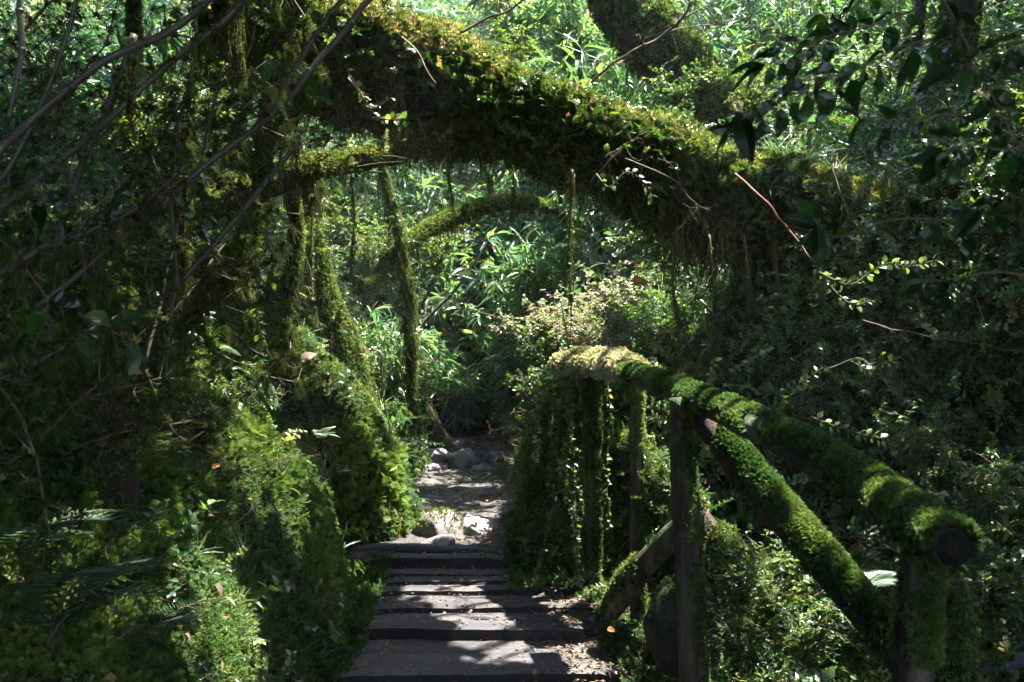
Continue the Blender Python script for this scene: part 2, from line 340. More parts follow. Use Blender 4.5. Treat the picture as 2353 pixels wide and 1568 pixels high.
def fern_frond(n=22, seed=0, arch=.8, tooth=1):
    g = np.random.default_rng(seed); A = Acc(); ts = np.linspace(0, 1, 9)
    cx = lambda t: np.stack([t*(.5+.5*arch*t)*.8, 0*t, .75*t-.65*arch*t*t], -1)
    tube(A, cx(ts), .008*(1-.8*ts), 3, .3, 1, cap=False)
    for k in range(n):
        t = .12+.87*k/n; p = cx(np.array(t)); dt = norm(cx(np.array(t+.01))-cx(np.array(t-.01))); l = .26*math.sin(math.pi*(t**.75))**.8*(1.02-t*.15)+.01
        for sgn in (-1, 1):
            side = norm(np.array([0, sgn*1., 0])+dt*.35+[0, 0, -.12]); nz = norm(np.cross(dt, [0, 1., 0]))*-1
            A.inst(leaf_t(.045, 1, .1, .12), p[None], side, nz, l, g.uniform(.3, .7))
            if tooth > 1:
                for q in np.linspace(.12, .9, tooth):
                    for s2 in (-1, 1):
                        A.inst(LEAF_S, (p+side*l*q)[None], norm(side*.6+dt*s2), nz, l*.2*(1.1-q)+.004, g.uniform(.3, .7))
    return A.tmpl()
FERN = [fern_frond(21, k, [.7, 1., 1.2][k]) for k in range(3)]
FERN_OPEN = [fern_frond(15, k+4, [.8, 1.1][k]) for k in range(2)]
FERN_T = [fern_frond(18, k, [.7, .95][k], 7) for k in range(2)]
def grass_t(seed, n=9):
    g = np.random.default_rng(seed); A = Acc()
    for k in range(n):
        a = g.uniform(0, 6.28); r = g.uniform(.25, .8); d = np.array([math.cos(a), math.sin(a), 0]); w = np.array([-d[1], d[0], 0])*.014
        ts = np.linspace(0, 1, 5); V = []; T = []; h = g.uniform(.6, 1.)
        for i, t in enumerate(ts):
            p = d*r*t*t+np.array([0, 0, h*(t-.45*r*t*t)]); ww = w*(1-t*.9); V += [p-ww, p+ww]
            if i < 4: b = 2*i; T += [[b, b+1, b+3], [b, b+3, b+2]]
        A.add(V, T, g.uniform(.2, .8))
    return A.tmpl()
GRASS = [grass_t(k) for k in range(3)]
def dead_twig(seed, depth=3):
    g = np.random.default_rng(seed); A = Acc()
    def rec(p, d, l, r, dep):
        n = 5; pts = [p]
        for k in range(n): d = norm(d+g.normal(0, .16, 3)); p = p+d*l/n; pts.append(p)
        tube(A, np.array(pts), np.linspace(r, r*.4, n+1), 3, g.uniform(.3, .7), 0, cap=False)
        if dep > 0:
            for k in range(g.integers(3, 5)):
                i = g.integers(1, n+1); rec(pts[i], norm(d+g.normal(0, .75, 3)), l*g.uniform(.4, .65), r*.5, dep-1)
    rec(np.zeros(3), np.array([0, 0, 1.]), .6, .012, depth-1)
    return A.tmpl()
TWIG = [dead_twig(k) for k in range(4)]

LEAF_V = [leaf_t(.26, 5, .35, .3), leaf_t(.22, 5, .6, .7), leaf_t(.3, 5, .15, .1), leaf_t(.24, 5, .9, .45)]
for t_ in LEAF_V:
    V_ = t_['V']; V_[:, 2] += .05*np.sin(V_[:, 0]*9+V_[:, 1]*8); V_[:, 1] += .06*np.sin(V_[:, 0]*4)
# ---------------------------------------------------------------- terrain
def eL(y): return np.interp(y, [0, 5.3, 6.5, 7.2, 7.7, 8.7, 9.3, 12.7, 17, 22], [-1.08, -.97, -1.13, -1.17, -.86, -.86, -1.06, -1.18, -1.42, -1.6])
def eR(y): return np.interp(y, [0, 5.3, 6.2, 7, 12.7, 17, 22], [.8, .68, .5, .13, .15, -.08, -.25])
def pz(y): return np.interp(y, [0, 5.2, 5.85, 6.2, 6.5, 7, 7.3, 17, 22], [-.16, -.08, -.03, .03, .06, .1, .19, .2, .5])
def gz(x, y):
    x = np.asarray(x, float); y = np.asarray(y, float)
    p3 = np.stack([x, y, x*0], -1)
    base = pz(y)
    dl = eL(y)+.06*noise(p3, 1.7)-x; dr = x-eR(y)-.05*noise(p3+5, 1.9)
    face = .5*ss(0, .16, dl)+1.2*np.clip(dl, 0, 1.3)+.3*np.maximum(dl-1.3, 0)
    lump = (fbm(p3, .8, 2)*.26+.1*np.abs(noise(p3+40, 1.9)))*ss(.05, .45, dl)
    lump = lump+.3*np.exp(-(((x+1.35)/.38)**2+((y-8.15)/.55)**2))+.25*np.exp(-(((x+1.4)/.35)**2+((y-5.5)/.6)**2))
    # far bank bulging into the path
    bul = 1.1*np.exp(-(((x+1.25)/.55)**2+((y-15.2)/1.1)**2))
    gap = -.35*np.exp(-((y-10.3)/.5)**2)*ss(.05, .6, dl)
    left = face+lump+gap
    B = ss(6.75, 7.25, y-.12*noise(p3+9, 2.))
    right = B*(1.12*ss(0, .18, dr)+.22*np.clip(dr, 0, 2))+(1-B)*(-.22*ss(.05, .5, dr))
    right = right+.3*np.maximum(np.minimum(y, 17)-7.6, 0)*ss(.2, 1.4, dr)+.7*np.clip(x-1.5, 0, 2.2)+.12*np.maximum(x-3.7, 0)
    right = right+fbm(p3+30, 1.1, 3)*.16*ss(.15, .6, dr)
    h = base+np.where(dl > 0, left, 0)+np.where(dr > 0, right, 0)+bul*ss(-.5, .2, dl)
    h = h+.55*np.maximum(y-18.5, 0)+.02*fbm(p3, 4, 2)
    return h
def grid_axis(a, b, c, fine, coarse):
    """fine steps near c (interval), growing outside"""
    lo, hi = c; xs = list(np.arange(lo, hi, fine)); s = fine; x = hi
    while x < b: xs.append(x); s = min(s*1.12, coarse); x += s
    xs.append(b); s = fine; x = lo-fine; L = []
    while x > a: L.append(x); s = min(s*1.12, coarse); x -= s
    L.append(a); return np.array(L[::-1]+xs)
gx = grid_axis(-22, 22, (-3.2, 3.4), .045, .5); gy = grid_axis(-12, 40, (2.2, 12), .05, .5)
GX, GY = np.meshgrid(gx, gy); GZ = gz(GX, GY)
tv = np.stack([GX, GY, GZ], -1).reshape(-1, 3); nx, ny = len(gx), len(gy)
i = (np.arange(ny-1)[:, None]*nx+np.arange(nx-1)[None]).ravel()
tt = np.concatenate([np.stack([i, i+1, i+nx+1], -1), np.stack([i, i+nx+1, i+nx], -1)])
A = Acc(); A.add(tv, tt, .5, 0, True); tag(A.build('ground', 'soil'), kind='structure')
def gnorm(x, y, e=.04):
    dx = (gz(x+e, y)-gz(x-e, y))/(2*e); dy = (gz(x, y+e)-gz(x, y-e))/(2*e)
    return norm(np.stack([-dx, -dy, np.ones_like(dx)], -1))
# area-weighted samples on the terrain mesh
_a, _b, _c = tv[tt[:, 0]], tv[tt[:, 1]], tv[tt[:, 2]]
_n = np.cross(_b-_a, _c-_a); _area = np.linalg.norm(_n, axis=1)/2; _n = norm(_n); _cen = (_a+_b+_c)/3
def in_view(p, m=1.12, top=1.2):
    Y = np.maximum(p[:, 1], .1); u = np.abs(p[:, 0]/Y); w = (p[:, 2]-CZ)/Y
    return (p[:, 1] > .6) & (u < .514*m) & (w > -.343*m-.02) & (w < .343*top)
_vis = in_view(_cen, 1.15)
_dl = eL(_cen[:, 1])-_cen[:, 0]; _dr = _cen[:, 0]-eR(_cen[:, 1])
def terrain_pts(n, wfun):
    w = _area*_vis*wfun(_cen, _n); w = w/w.sum()
    k = rng.choice(len(tt), n, p=w); a, b = U(0, 1, n), U(0, 1, n); f = a+b > 1; a[f], b[f] = 1-a[f], 1-b[f]
    return _a[k]+(_b[k]-_a[k])*a[:, None]+(_c[k]-_a[k])*b[:, None], _n[k]
off = ((_dl > .0) | (_dr > .02))

# footpath sheet laid on the corridor
A = Acc(); ys = np.concatenate([np.arange(7.1, 12, .03), np.arange(12, 21, .08)]); q = np.linspace(0, 1, 46)
PX = eL(ys)[:, None]-.08+(eR(ys)-eL(ys)+.16)[:, None]*q[None]; PY = np.broadcast_to(ys[:, None], PX.shape)
p3 = np.stack([PX, PY, PX*0], -1); mid = np.sin(q*np.pi)[None]
PZ = gz(PX, PY)*0+pz(PY)+.02+fbm(p3, 3, 3)*.03*mid+.012*fbm(p3+3, 12, 2)+.025*(1-mid)+.55*np.maximum(PY-18.5, 0)
m = len(q); i = (np.arange(len(ys)-1)[:, None]*m+np.arange(m-1)[None]).ravel()
A.add(np.stack([PX, PY, PZ], -1), np.concatenate([np.stack([i, i+1, i+m+1], -1), np.stack([i, i+m+1, i+m], -1)]), .5, 0, True)
tag(A.build('footpath', 'dirt'), kind='structure')

# ---------------------------------------------------------------- steps
st = thing('wooden_steps', (0, 5.9, 0), 'low flight of grey timber steps climbing to the dirt path', 'steps')
def plank(x0, x1, y0, y1, ztop, th, name, yaw=0., parent=st, mat=('timber', 'timber_side'), seed=0, wob=.011):
    g = np.random.default_rng(seed); nxp = 48; nyp = max(4, int((y1-y0)/.025)); A = Acc()
    xs = np.linspace(x0, x1, nxp); vs = np.linspace(0, 1, nyp)
    X, Vv = np.meshgrid(xs, vs); ed = .018*noise(np.stack([X*3, X*0+seed*7, X*0], -1), 1.)+.009*noise(np.stack([X*14, X*0+seed*3, X*0], -1))
    fr = ed*np.minimum(1, 2*(1-Vv)); Y = y0+(y1-y0)*Vv+fr+(X-(x0+x1)/2)*yaw
    bev = .010*((1-np.clip(Vv/.12, 0, 1))**2+(np.clip((Vv-.9)/.1, 0, 1))**2)
    Z = ztop-bev+wob*fbm(np.stack([X*.7, Y*6, X*0+seed], -1), 1.5, 3)-.02*(np.abs((X-(x0+x1)/2)/((x1-x0)/2))**8)
    top = np.stack([X, Y, Z], -1); B = top.copy(); B[..., 2] = ztop-th
    i = (np.arange(nyp-1)[:, None]*nxp+np.arange(nxp-1)[None]).ravel()
    A.add(top, np.concatenate([np.stack([i, i+1, i+nxp+1], -1), np.stack([i, i+nxp+1, i+nxp], -1)]), .5, 0, True)
    def skirt(e, eb):
        k = len(e); V = np.vstack([eb, e]); j = np.arange(k-1)
        A.add(V, np.concatenate([np.stack([j, j+1, j+k+1], -1), np.stack([j, j+k+1, j+k], -1)]), .5, 1)
    skirt(top[0], B[0]); skirt(top[-1][::-1], B[-1][::-1]); skirt(top[::-1, 0], B[::-1, 0]); skirt(top[:, -1], B[:, -1])
    return A.build(name, list(mat), parent, (0, 5.9, 0))
#        x0     x1    y0    y1    z    th
plank(-1.00, .62, 4.30, 5.16, -.045, .09, 'tread', .03, seed=1)
plank(-1.02, .66, 5.24, 5.60, .004, .085, 'tread', .035, seed=2)
plank(-1.00, .60, 5.612, 5.90, -.002, .085, 'tread', .03, seed=3)
plank(-.93, .42, 5.84, 6.02, .074, .10, 'tread', .0, seed=4)
plank(-.90, .52, 6.035, 6.20, .066, .085, 'tread', .01, seed=5)
plank(-.90, .55, 6.215, 6.35, .093, .08, 'tread', .01, seed=6)
plank(-.89, .50, 6.365, 6.53, .088, .08, 'tread', .0, seed=7)
plank(-.88, .50, 6.54, 6.70, .117, .08, 'tread', -.005, seed=8)
plank(-.88, .36, 6.712, 6.86, .140, .08, 'tread', -.01, seed=9)
plank(-.90, .16, 6.87, 7.03, .150, .08, 'tread', .0, seed=10)
plank(-1.00, -.06, 7.04, 7.20, .222, .12, 'tread', .005, seed=11)
A = Acc(); tube(A, resample([P(800, 1258, 7.3)+[0, 0, -.03], P(900, 1252, 7.33)+[0, 0, -.03], P(1050, 1260, 7.3)+[0, 0, -.03], P(1180, 1268, 7.25)+[0, 0, -.035]], 30), .045, 10, .5, 0, .25, 6)
tag(A.build('edging_log', 'timber'), 'thin weathered log laid across the path just above the top step', 'log')

# ---------------------------------------------------------------- rocks
def rock(px, py, rx, ry, Y, label, mat='rock', depth=1., sharp=.35, name='rock', seed=0, flat=.8, mossy=0, sink=.5):
    c = P(px, py, Y); a = rx/F*Y; b = ry/F*Y
    nu, nv = 40, 26; u = np.linspace(0, 2*np.pi, nu, endpoint=False); v = np.linspace(0, np.pi, nv)
    uu, vv = np.meshgrid(u, v); S = np.stack([np.sin(vv)*np.cos(uu), np.sin(vv)*np.sin(uu), np.cos(vv)], -1)
    k = 1+sharp*fbm(S+seed*3.1, 1.3, 2)+.1*fbm(S+seed, 4, 3)
    # chip facets
    g = np.random.default_rng(seed+50)
    for _ in range(11):
        d = norm(g.normal(0, 1, 3)); lim = g.uniform(.68, .92); dp = (S*k[..., None])@d; k = np.where(dp > lim, k*lim/np.maximum(dp, .01), k)
    V = S*k[..., None]*[a, a*depth, b*1.25]+c+[0, 0, -b*sink]
    i = (np.arange(nv-1)[:, None]*nu+np.arange(nu)[None]); j = (np.arange(nv-1)[:, None]*nu+(np.arange(nu)[None]+1) % nu)
    T = np.concatenate([np.stack([i, i+nu, j+nu], -1).reshape(-1, 3), np.stack([i, j+nu, j], -1).reshape(-1, 3)])
    A = Acc(); A.add(V.reshape(-1, 3), T, .5, 0, True)
    if mossy:
        o = thing(name, c-[0, 0, b], label, 'rock'); A.build('stone', mat, o, c-[0, 0, b])
        kk = rng.integers(0, V.shape[0]*V.shape[1], mossy*4); Pn = V.reshape(-1, 3)[kk]; Nn = norm((Pn-c)/[a, a*depth, b]**np.array(2))
        ok = (Nn[:, 2]+.8*noise(Pn, 9) > .15); Pn, Nn = Pn[ok][:mossy], Nn[ok][:mossy]; Pn = Pn+rng.normal(0, .006, Pn.shape)
        B = Acc(); B.grow(TUFT[0], Pn, Nn, U(.012, .03, len(Pn))*(Y/7), None, .5); B.build('moss', 'moss', o, c-[0, 0, b])
        return o
    return tag(A.build(name, mat), label, 'rock')
rock(1012, 1212, 64, 46, 7.85, 'large rounded boulder with a mossy face beside the left bank', 'rock_mossy', 1.1, .22, seed=1, mossy=330, name='boulder')
rock(1092, 1204, 56, 26, 8.15, 'flat pale rock right of the mossy boulder', 'rock', 1.2, .3, seed=2)
rock(1000, 1250, 50, 30, 7.55, 'pointed sunlit white rock just above the top step', 'rock', .9, .35, seed=3)
rock(1040, 1212, 20, 12, 8.1, 'small chip of rock wedged behind the mossy boulder', 'rock', 1., .3, seed=4)
rock(1130, 1213, 26, 8, 8.15, 'small flat rock nearest the ivy bank', 'rock', 1., .3, seed=14)
rock(1005, 1040, 36, 25, 12.6, 'rounded grey rock at the left edge of the path', 'rock', 1., .2, seed=5)
rock(1065, 1058, 44, 38, 12.2, 'upright pyramid shaped rock in the middle of the path', 'rock', 1., .35, seed=6)
rock(985, 1072, 36, 15, 11.8, 'low flat rock below the rounded grey one', 'rock', 1., .3, seed=7)
rock(1105, 1076, 32, 17, 11.9, 'brown rock beside the pyramid shaped rock', 'rock', 1., .3, seed=8)
rock(1160, 1094, 64, 30, 11.4, 'long dark humped rock at the right edge of the path', 'rock_dark', .8, .2, seed=9)
rock(1100, 1100, 34, 9, 11.2, 'thin slab of dark rock sunk in the path', 'rock_dark', 1., .2, seed=10)
rock(1140, 1045, 26, 12, 12.7, 'pale rock half hidden by twigs at the right edge', 'rock', 1., .3, seed=11)
rock(1058, 985, 32, 14, 17.2, 'dark rock at the far bend of the path', 'rock_dark', 1., .3, seed=12)
rock(1570, 1432, 104, 96, 5.0, 'big dark boulder behind the square handrail post', 'rock_dark', .9, .25, seed=13, mossy=1500, name='boulder', sink=.1)

# ---------------------------------------------------------------- mossy logs
def pxpath(pts, n): return resample(np.array([P(*p) for p in pts]), n)
def strands_under(acc, pts, rad, n, lmin, lmax, dens=None, tm=CURT, low=-.2):
    low = low if np.abs(norm(pts[-1]-pts[0])[2]) < .75 else 1.
    q, w, d = on_tube(pts, rad*.95, n*4, -.8); ok = w[:, 2] < low
    if dens is not None: ok &= U(0, 1, len(q)) < dens(q)
    q = q[ok][:n]; l = U(lmin, lmax, len(q))*U(.4, 1, len(q))
    for k in range(len(tm)):
        m = np.arange(len(q)) % len(tm) == k
        a = U(0, 6.28, m.sum()); acc.inst(tm[k], q[m], np.stack([np.cos(a), np.sin(a), 0*a], -1), np.array([0, 0, 1.]), np.stack([l[m]*.8, l[m]*.8, l[m]], -1))

arch_px = [(470, 30, 7.2), (640, 88, 7.35), (800, 146, 7.5), (1000, 210, 7.6), (1200, 280, 7.7), (1400, 346, 7.75), (1600, 425, 7.8), (1800, 492, 7.8), (1980, 545, 7.8), (2150, 600, 7.8), (2400, 700, 7.8)]
ap = pxpath(arch_px, 90)
ar = np.interp(np.linspace(0, 10, 90), range(11), np.array([100, 108, 114, 112, 82, 90, 98, 104, 108, 112, 115]))/F*7.65
ar = ar*(1+.16*noise(ap, 2.6))
arch = thing('fallen_tree', ap[-1]*[1, 1, 0]+[0, 0, .3], 'huge moss covered fallen trunk arching over the path', 'fallen tree'); al = np.array(arch.location)
A = Acc(); tube(A, ap, ar, 28, .5, 0, .22, 2.2); A.build('trunk', 'bark', arch, al)
A = Acc()
q, w, d = on_tube(ap, ar*1.02, 52000, .75, .22, 2.2)
lump = noise(q, 5.)*.5+.5; q = q+w*(lump*.10)[:, None]*(w[:, 2:3]*.6+.55)
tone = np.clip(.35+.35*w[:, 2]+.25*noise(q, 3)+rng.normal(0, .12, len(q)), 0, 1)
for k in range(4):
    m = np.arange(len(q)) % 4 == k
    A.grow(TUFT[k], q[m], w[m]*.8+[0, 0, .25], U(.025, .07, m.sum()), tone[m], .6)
q, w, d = on_tube(ap, ar*1.12, 16000, .25, .22, 2.2)
for k in range(4):
    m = np.arange(len(q)) % 4 == k
    A.grow(FEATHER[k], q[m], w[m]+[0, 0, -.35], U(.05, .11, m.sum()), np.clip(.4+.3*noise(q[m], 3)+rng.normal(0, .15, m.sum()), 0, 1), .6)
A.build('moss', 'moss_log', arch, al)
A = Acc()  # paler cushions along the ridge, sunlight put into their colour
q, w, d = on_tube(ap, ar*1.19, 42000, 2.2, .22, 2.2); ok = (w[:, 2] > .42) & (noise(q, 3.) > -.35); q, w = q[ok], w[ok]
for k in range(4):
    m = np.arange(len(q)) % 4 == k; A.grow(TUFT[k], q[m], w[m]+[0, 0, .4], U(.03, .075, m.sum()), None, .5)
A.build('moss_sun_toned', 'moss_ridge_sun_tone', arch, al)
A = Acc(); strands_under(A, ap, ar, 700, .12, .4); strands_under(A, ap, ar, 900, .05, .2, low=.25)
strands_under(A, ap[30:76], ar[30:76], 420, .3, .85, lambda q: ((q[:, 0] > 1.1)).astype(float))
q, w, d = on_tube(ap, ar*1.08, 900, 0., .22, 2.2)
for k in range(6):
    m = np.arange(len(q)) % 6 == k; a = U(0, 6.28, m.sum()); A.inst(STRAND[k], q[m], np.stack([np.cos(a), np.sin(a), 0*a], -1), norm(np.stack([w[m][:, 0]*-.2, w[m][:, 1]*-.2, 1+0*a], -1)), U(.12, .4, m.sum()))
A.build('hanging_moss', 'beard', arch, al)
A = Acc()  # small plants rooted in the moss
q, w, d = on_tube(ap, ar*1.1, 1100, .2, .22, 2.2); cl = noise(q, 2.4) > -.35; q, w = q[cl], w[cl]
for k in range(4):
    m = np.arange(len(q)) % 4 == k; A.grow(SPRIG[k], q[m], w[m]+[0, -.15, .3], U(.07, .22, m.sum()), None, .5)
q, w, d = on_tube(ap, ar*1.1, 1100, -.1, .22, 2.2)
for k in range(3):
    m = np.arange(len(q)) % 3 == k; A.grow(SPRIG_R[k], q[m], w[m]+[0, -.3, -.1], U(.08, .2, m.sum()), None, .6)
A.build('seedlings', ['leaf', 'twig'], arch, al)
A = Acc(); q, w, d = on_tube(ap[18:52], ar[18:52]*1.12, 700, .6, .22, 2.2); cl = (noise(q, 4.) > .05) & (w[:, 1] < .3) & (w[:, 2] > 0); q, w = q[cl], w[cl]
A.grow(SPRIG_R[0], q, w+[0, -.2, .1], U(.05, .13, len(q)), None, .6); A.build('rusty_leaves', ['rustmoss', 'redtwig'], arch, al)
A = Acc(); q, w, d = on_tube(ap[58:82], ar[58:82]*1.12, 90, 2., .22, 2.2)
for k in range(3): A.grow(GRASS[k], q[k::3], w[k::3]+[0, -.1, .6], U(.18, .36, len(q[k::3])), None, .25)
A.build('grass_blades', 'bamboo', arch, al)
# side limb running down to the left
bp_ = pxpath([(1010, 300, 7.5), (930, 345, 7.2), (820, 372, 6.9), (700, 398, 6.6), (560, 452, 6.5), (430, 505, 6.4), (300, 560, 6.3), (160, 650, 6.2)], 50)
br = np.linspace(30, 24, 50)/F*6.6*(1+.15*noise(bp_, 5))
A = Acc(); tube(A, bp_, br, 14, .5, 0, .2, 6)
for (x, y, x2, y2) in ((820, 385, 925, 372), (850, 395, 895, 402), (880, 360, 935, 366)):
    tube(A, pxpath([(x, y, 6.65), ((x+x2)/2, (y+y2)/2-3, 6.5), (x2, y2, 6.4)], 6), np.linspace(.008, .002, 6), 5)
limb = A.build('limb', 'limbbark', arch, al)
A = Acc(); q, w, d = on_tube(bp_, br*1.05, 11000, .6, .2, 6); ok = (noise(q, 4) > -.45) | (q[:, 0] < -1.7); q, w = q[ok], w[ok]
A.grow(TUFT[1], q, w+[0, 0, .4], U(.018, .045, len(q)), None, .5); A.grow(SPRIG_R[0], q[:260], w[:260]+[0, 0, .4], U(.06, .13, 260), .8, .6)
A.build('moss', 'moss_log', limb, al)
A = Acc(); strands_under(A, bp_, br, 90, .1, .35); A.build('hanging_moss', 'beard', limb, al)

def mossy_log(name, pts, rpx, label, cat='log', bark='bark', moss='moss', nm=3000, n=30, hang=0, hl=(.1, .3), up=.6, sz=(.018, .04), sides=12, bump=.15, sprigs=0, root=None, partname='trunk', tm=None, strandm='beard', dens=-.3, thick=.0):
    pp = pxpath(pts, n); wv = (.05 if name in ('trunk', 'tree') else .02)*np.minimum(1, pp[:, 1]/8)[:, None]; pp = pp+np.stack([noise(pp, 1.7), noise(pp+9, 1.7), 0*pp[:, 0]], -1)*wv*1.6; Y = pp[:, 1]; rr = np.interp(np.linspace(0, 1, n), np.linspace(0, 1, len(rpx)), rpx)/F*Y
    o = thing(name, root if root is not None else pp[-1], label, cat) if label else None
    l = np.array(o.location) if o else None
    A = Acc(); tube(A, pp, rr, sides, .5, 0, bump, 4); A.build(partname, bark, o, l)
    if nm:
        A = Acc(); q, w, d = on_tube(pp, rr*1.03, nm, up, bump, 4); ok = noise(q, 5) > dens; q, w = q[ok], w[ok]; q = q+w*thick*(noise(q, 12)[:, None]*.5+.5)
        T_ = tm or TUFT
        for k in range(len(T_)):
            m = np.arange(len(q)) % len(T_) == k; A.grow(T_[k], q[m], w[m]+[0, 0, .25], U(sz[0], sz[1], m.sum()), None, .45)
        A.build('moss', moss, o, l)
    if hang: A = Acc(); strands_under(A, pp, rr, hang, *hl); A.build('hanging_moss', strandm, o, l)
    if sprigs:
        A = Acc(); q, w, d = on_tube(pp, rr, sprigs, .3)
        for k in range(4):
            m = np.arange(len(q)) % 4 == k; A.grow(SPRIG[k], q[m], w[m]+[0, 0, .3], U(.08, .2, m.sum()), None, .5)
        A.build('ivy', ['leaf', 'twig'], o, l)
    return o, pp, rr
leaning, tp, tr = mossy_log('leaning_tree', [(1330, -330, 11.5), (1400, -60, 11.2), (1480, 70, 11), (1600, 190, 10.9), (1690, 300, 10.8), (1760, 420, 10.8)], [60, 66, 78, 62, 50, 55], 'thick mossy trunk leaning down to the right behind the fallen tree', 'tree', nm=15000, n=40, hang=120, hl=(.15, .4), sz=(.035, .08), sides=20, sprigs=350, moss='moss')
trees = [(leaning, np.array([-.5, 12.5]))]
def trunk_tree(pts, rpx, label, **k):
    o, pp, rr = mossy_log('tree', pts, rpx, label, 'tree', **k); trees.append((o, pp[0][:2])); return o
trunk_tree([(2195, -700, 9.2), (2200, 0, 9.2), (2190, 250, 9.2), (2215, 450, 9.2), (2220, 640, 9.2)], [38, 40, 36, 48, 60], 'ivy clad dark trunk at the upper right', nm=6500, n=40, hang=60, sz=(.03, .06), sprigs=700, up=.1)
trunk_tree([(2110, -600, 9.9), (2108, 0, 9.9), (2090, 180, 9.9), (2082, 350, 9.9), (2070, 480, 9.9)], [12, 12, 13, 14, 17], 'slender dark trunk left of the ivy clad trunk', nm=1200, n=30, sprigs=60, up=.1, sides=9)
trunk_tree([(1905, -500, 15), (1903, -20, 15), (1908, 60, 15), (1905, 240, 15)], [16, 16, 18, 20], 'distant slim trunk at the top right edge', nm=900, n=24, up=.1, sz=(.04, .08))
trunk_tree([(1835, 210, 11), (1832, 300, 11), (1830, 380, 11), (1828, 470, 11)], [15, 14, 16, 20], 'short reddish stump among the grass on the far slope', bark='redbark', nm=300, n=16, up=.3) if 0 else mossy_log('stump', [(1835, 232, 11), (1832, 300, 11), (1830, 380, 11), (1828, 470, 11)], [12, 14, 16, 20], 'short reddish stump among the grass on the far slope', 'stump', bark='redbark', nm=300, n=16, up=.3)
mossy_log('branch', [(2250, 470, 8.6), (2290, 430, 8.5), (2330, 380, 8.4), (2380, 330, 8.3)], [26, 22, 20, 18], 'mossy limb slanting up to the right edge of the picture', 'branch', nm=900, hang=20, n=16)
for (px, py0, py1, Y, r, lab) in ((1640, -60, 330, 16, 6, 'thin straight stem right of the leaning trunk'), (1990, -60, 420, 14.5, 6, 'thin stem behind the drooping dark leaves'), (1130, 380, 720, 16, 7, 'thin stem rising behind the far stump'), (2310, -60, 420, 12, 14, 'dim trunk close to the right edge'), (560, -60, 420, 11, 12, 'dim trunk glimpsed between the left canes'), (300, -60, 520, 10, 14, 'dim trunk behind the darkest canes'), (1480, 420, 700, 15, 5, 'thin stem among the bamboo under the arch')):
    mossy_log('trunk', [(px-12, py0, Y), (px+6, (py0*2+py1)/3, Y), (px-4, (py0+py1*2)/3, Y), (px+8, py1, Y)], [r*.8, r, r*1.3], lab, 'tree', nm=1500, n=26, up=.1, sz=(.03, .07), sprigs=50, dens=-1.1, sides=8, hang=12)
# left foreground dark mossy limbs
mossy_log('branch', [(690, -60, 4.6), (640, 120, 4.5), (610, 330, 4.4), (590, 520, 4.3), (540, 600, 4.2), (430, 700, 4.1), (330, 790, 4.0), (270, 930, 3.9), (250, 1150, 3.8), (240, 1500, 3.8)], [20, 17, 17, 22, 34, 36, 55, 70, 60, 60], 'crooked dark limb dripping with moss above the left bank', 'branch', nm=9000, n=60, hang=330, hl=(.08, .26), sz=(.014, .03), sides=14, up=.2)
mossy_log('branch', [(840, 660, 9.4), (885, 600, 9.6), (950, 545, 9.9), (1040, 502, 10.2), (1110, 475, 10.4), (1190, 462, 10.8), (1270, 480, 11.4), (1340, 530, 12)], [5, 9, 13, 15, 13, 11, 8, 4], 'dark mossy bough crossing behind the arch above the bamboo', 'branch', nm=7000, n=24, hang=110, hl=(.15, .4), sz=(.03, .06), dens=-1.1, up=.2)
# vertical dark trunks on left bank behind
mossy_log('trunk', [(735, 380, 8.8), (725, 520, 8.8), (745, 640, 8.7), (790, 800, 8.6), (850, 960, 8.5)], [18, 16, 20, 34, 46], 'mossy stem standing on the left bank above the path edge', 'tree', nm=9000, n=30, hang=200, hl=(.15, .45), sprigs=120, up=.1, dens=-1.1)
mossy_log('trunk', [(870, 380, 9.6), (905, 560, 9.6), (925, 680, 9.6), (935, 800, 9.8), (950, 1000, 9.9)], [7, 7, 8, 9, 11], 'dim hanging trunk draped in moss behind the left stem', 'tree', nm=6000, n=26, hang=200, hl=(.2, .5), sprigs=100, up=.1, dens=-1.1)
mossy_log('trunk', [(660, 420, 7.8), (668, 560, 7.8), (640, 700, 7.7), (650, 830, 7.6)], [12, 12, 14, 20], 'thin mossy stem nearest the left limb', 'tree', nm=4200, n=20, hang=120, hl=(.15, .4), up=.1, dens=-1.1)
# dark root mass / stump at the end of the path
mossy_log('stump', [(1120, 600, 17.6), (1128, 720, 17.5), (1140, 820, 17.4), (1150, 980, 17.3)], [26, 30, 38, 62], 'dark mossy stump closing the far end of the path', 'stump', nm=5000, n=26, hang=260, hl=(.3, .8), sz=(.05, .1), sides=22, bump=.35, up=.3)

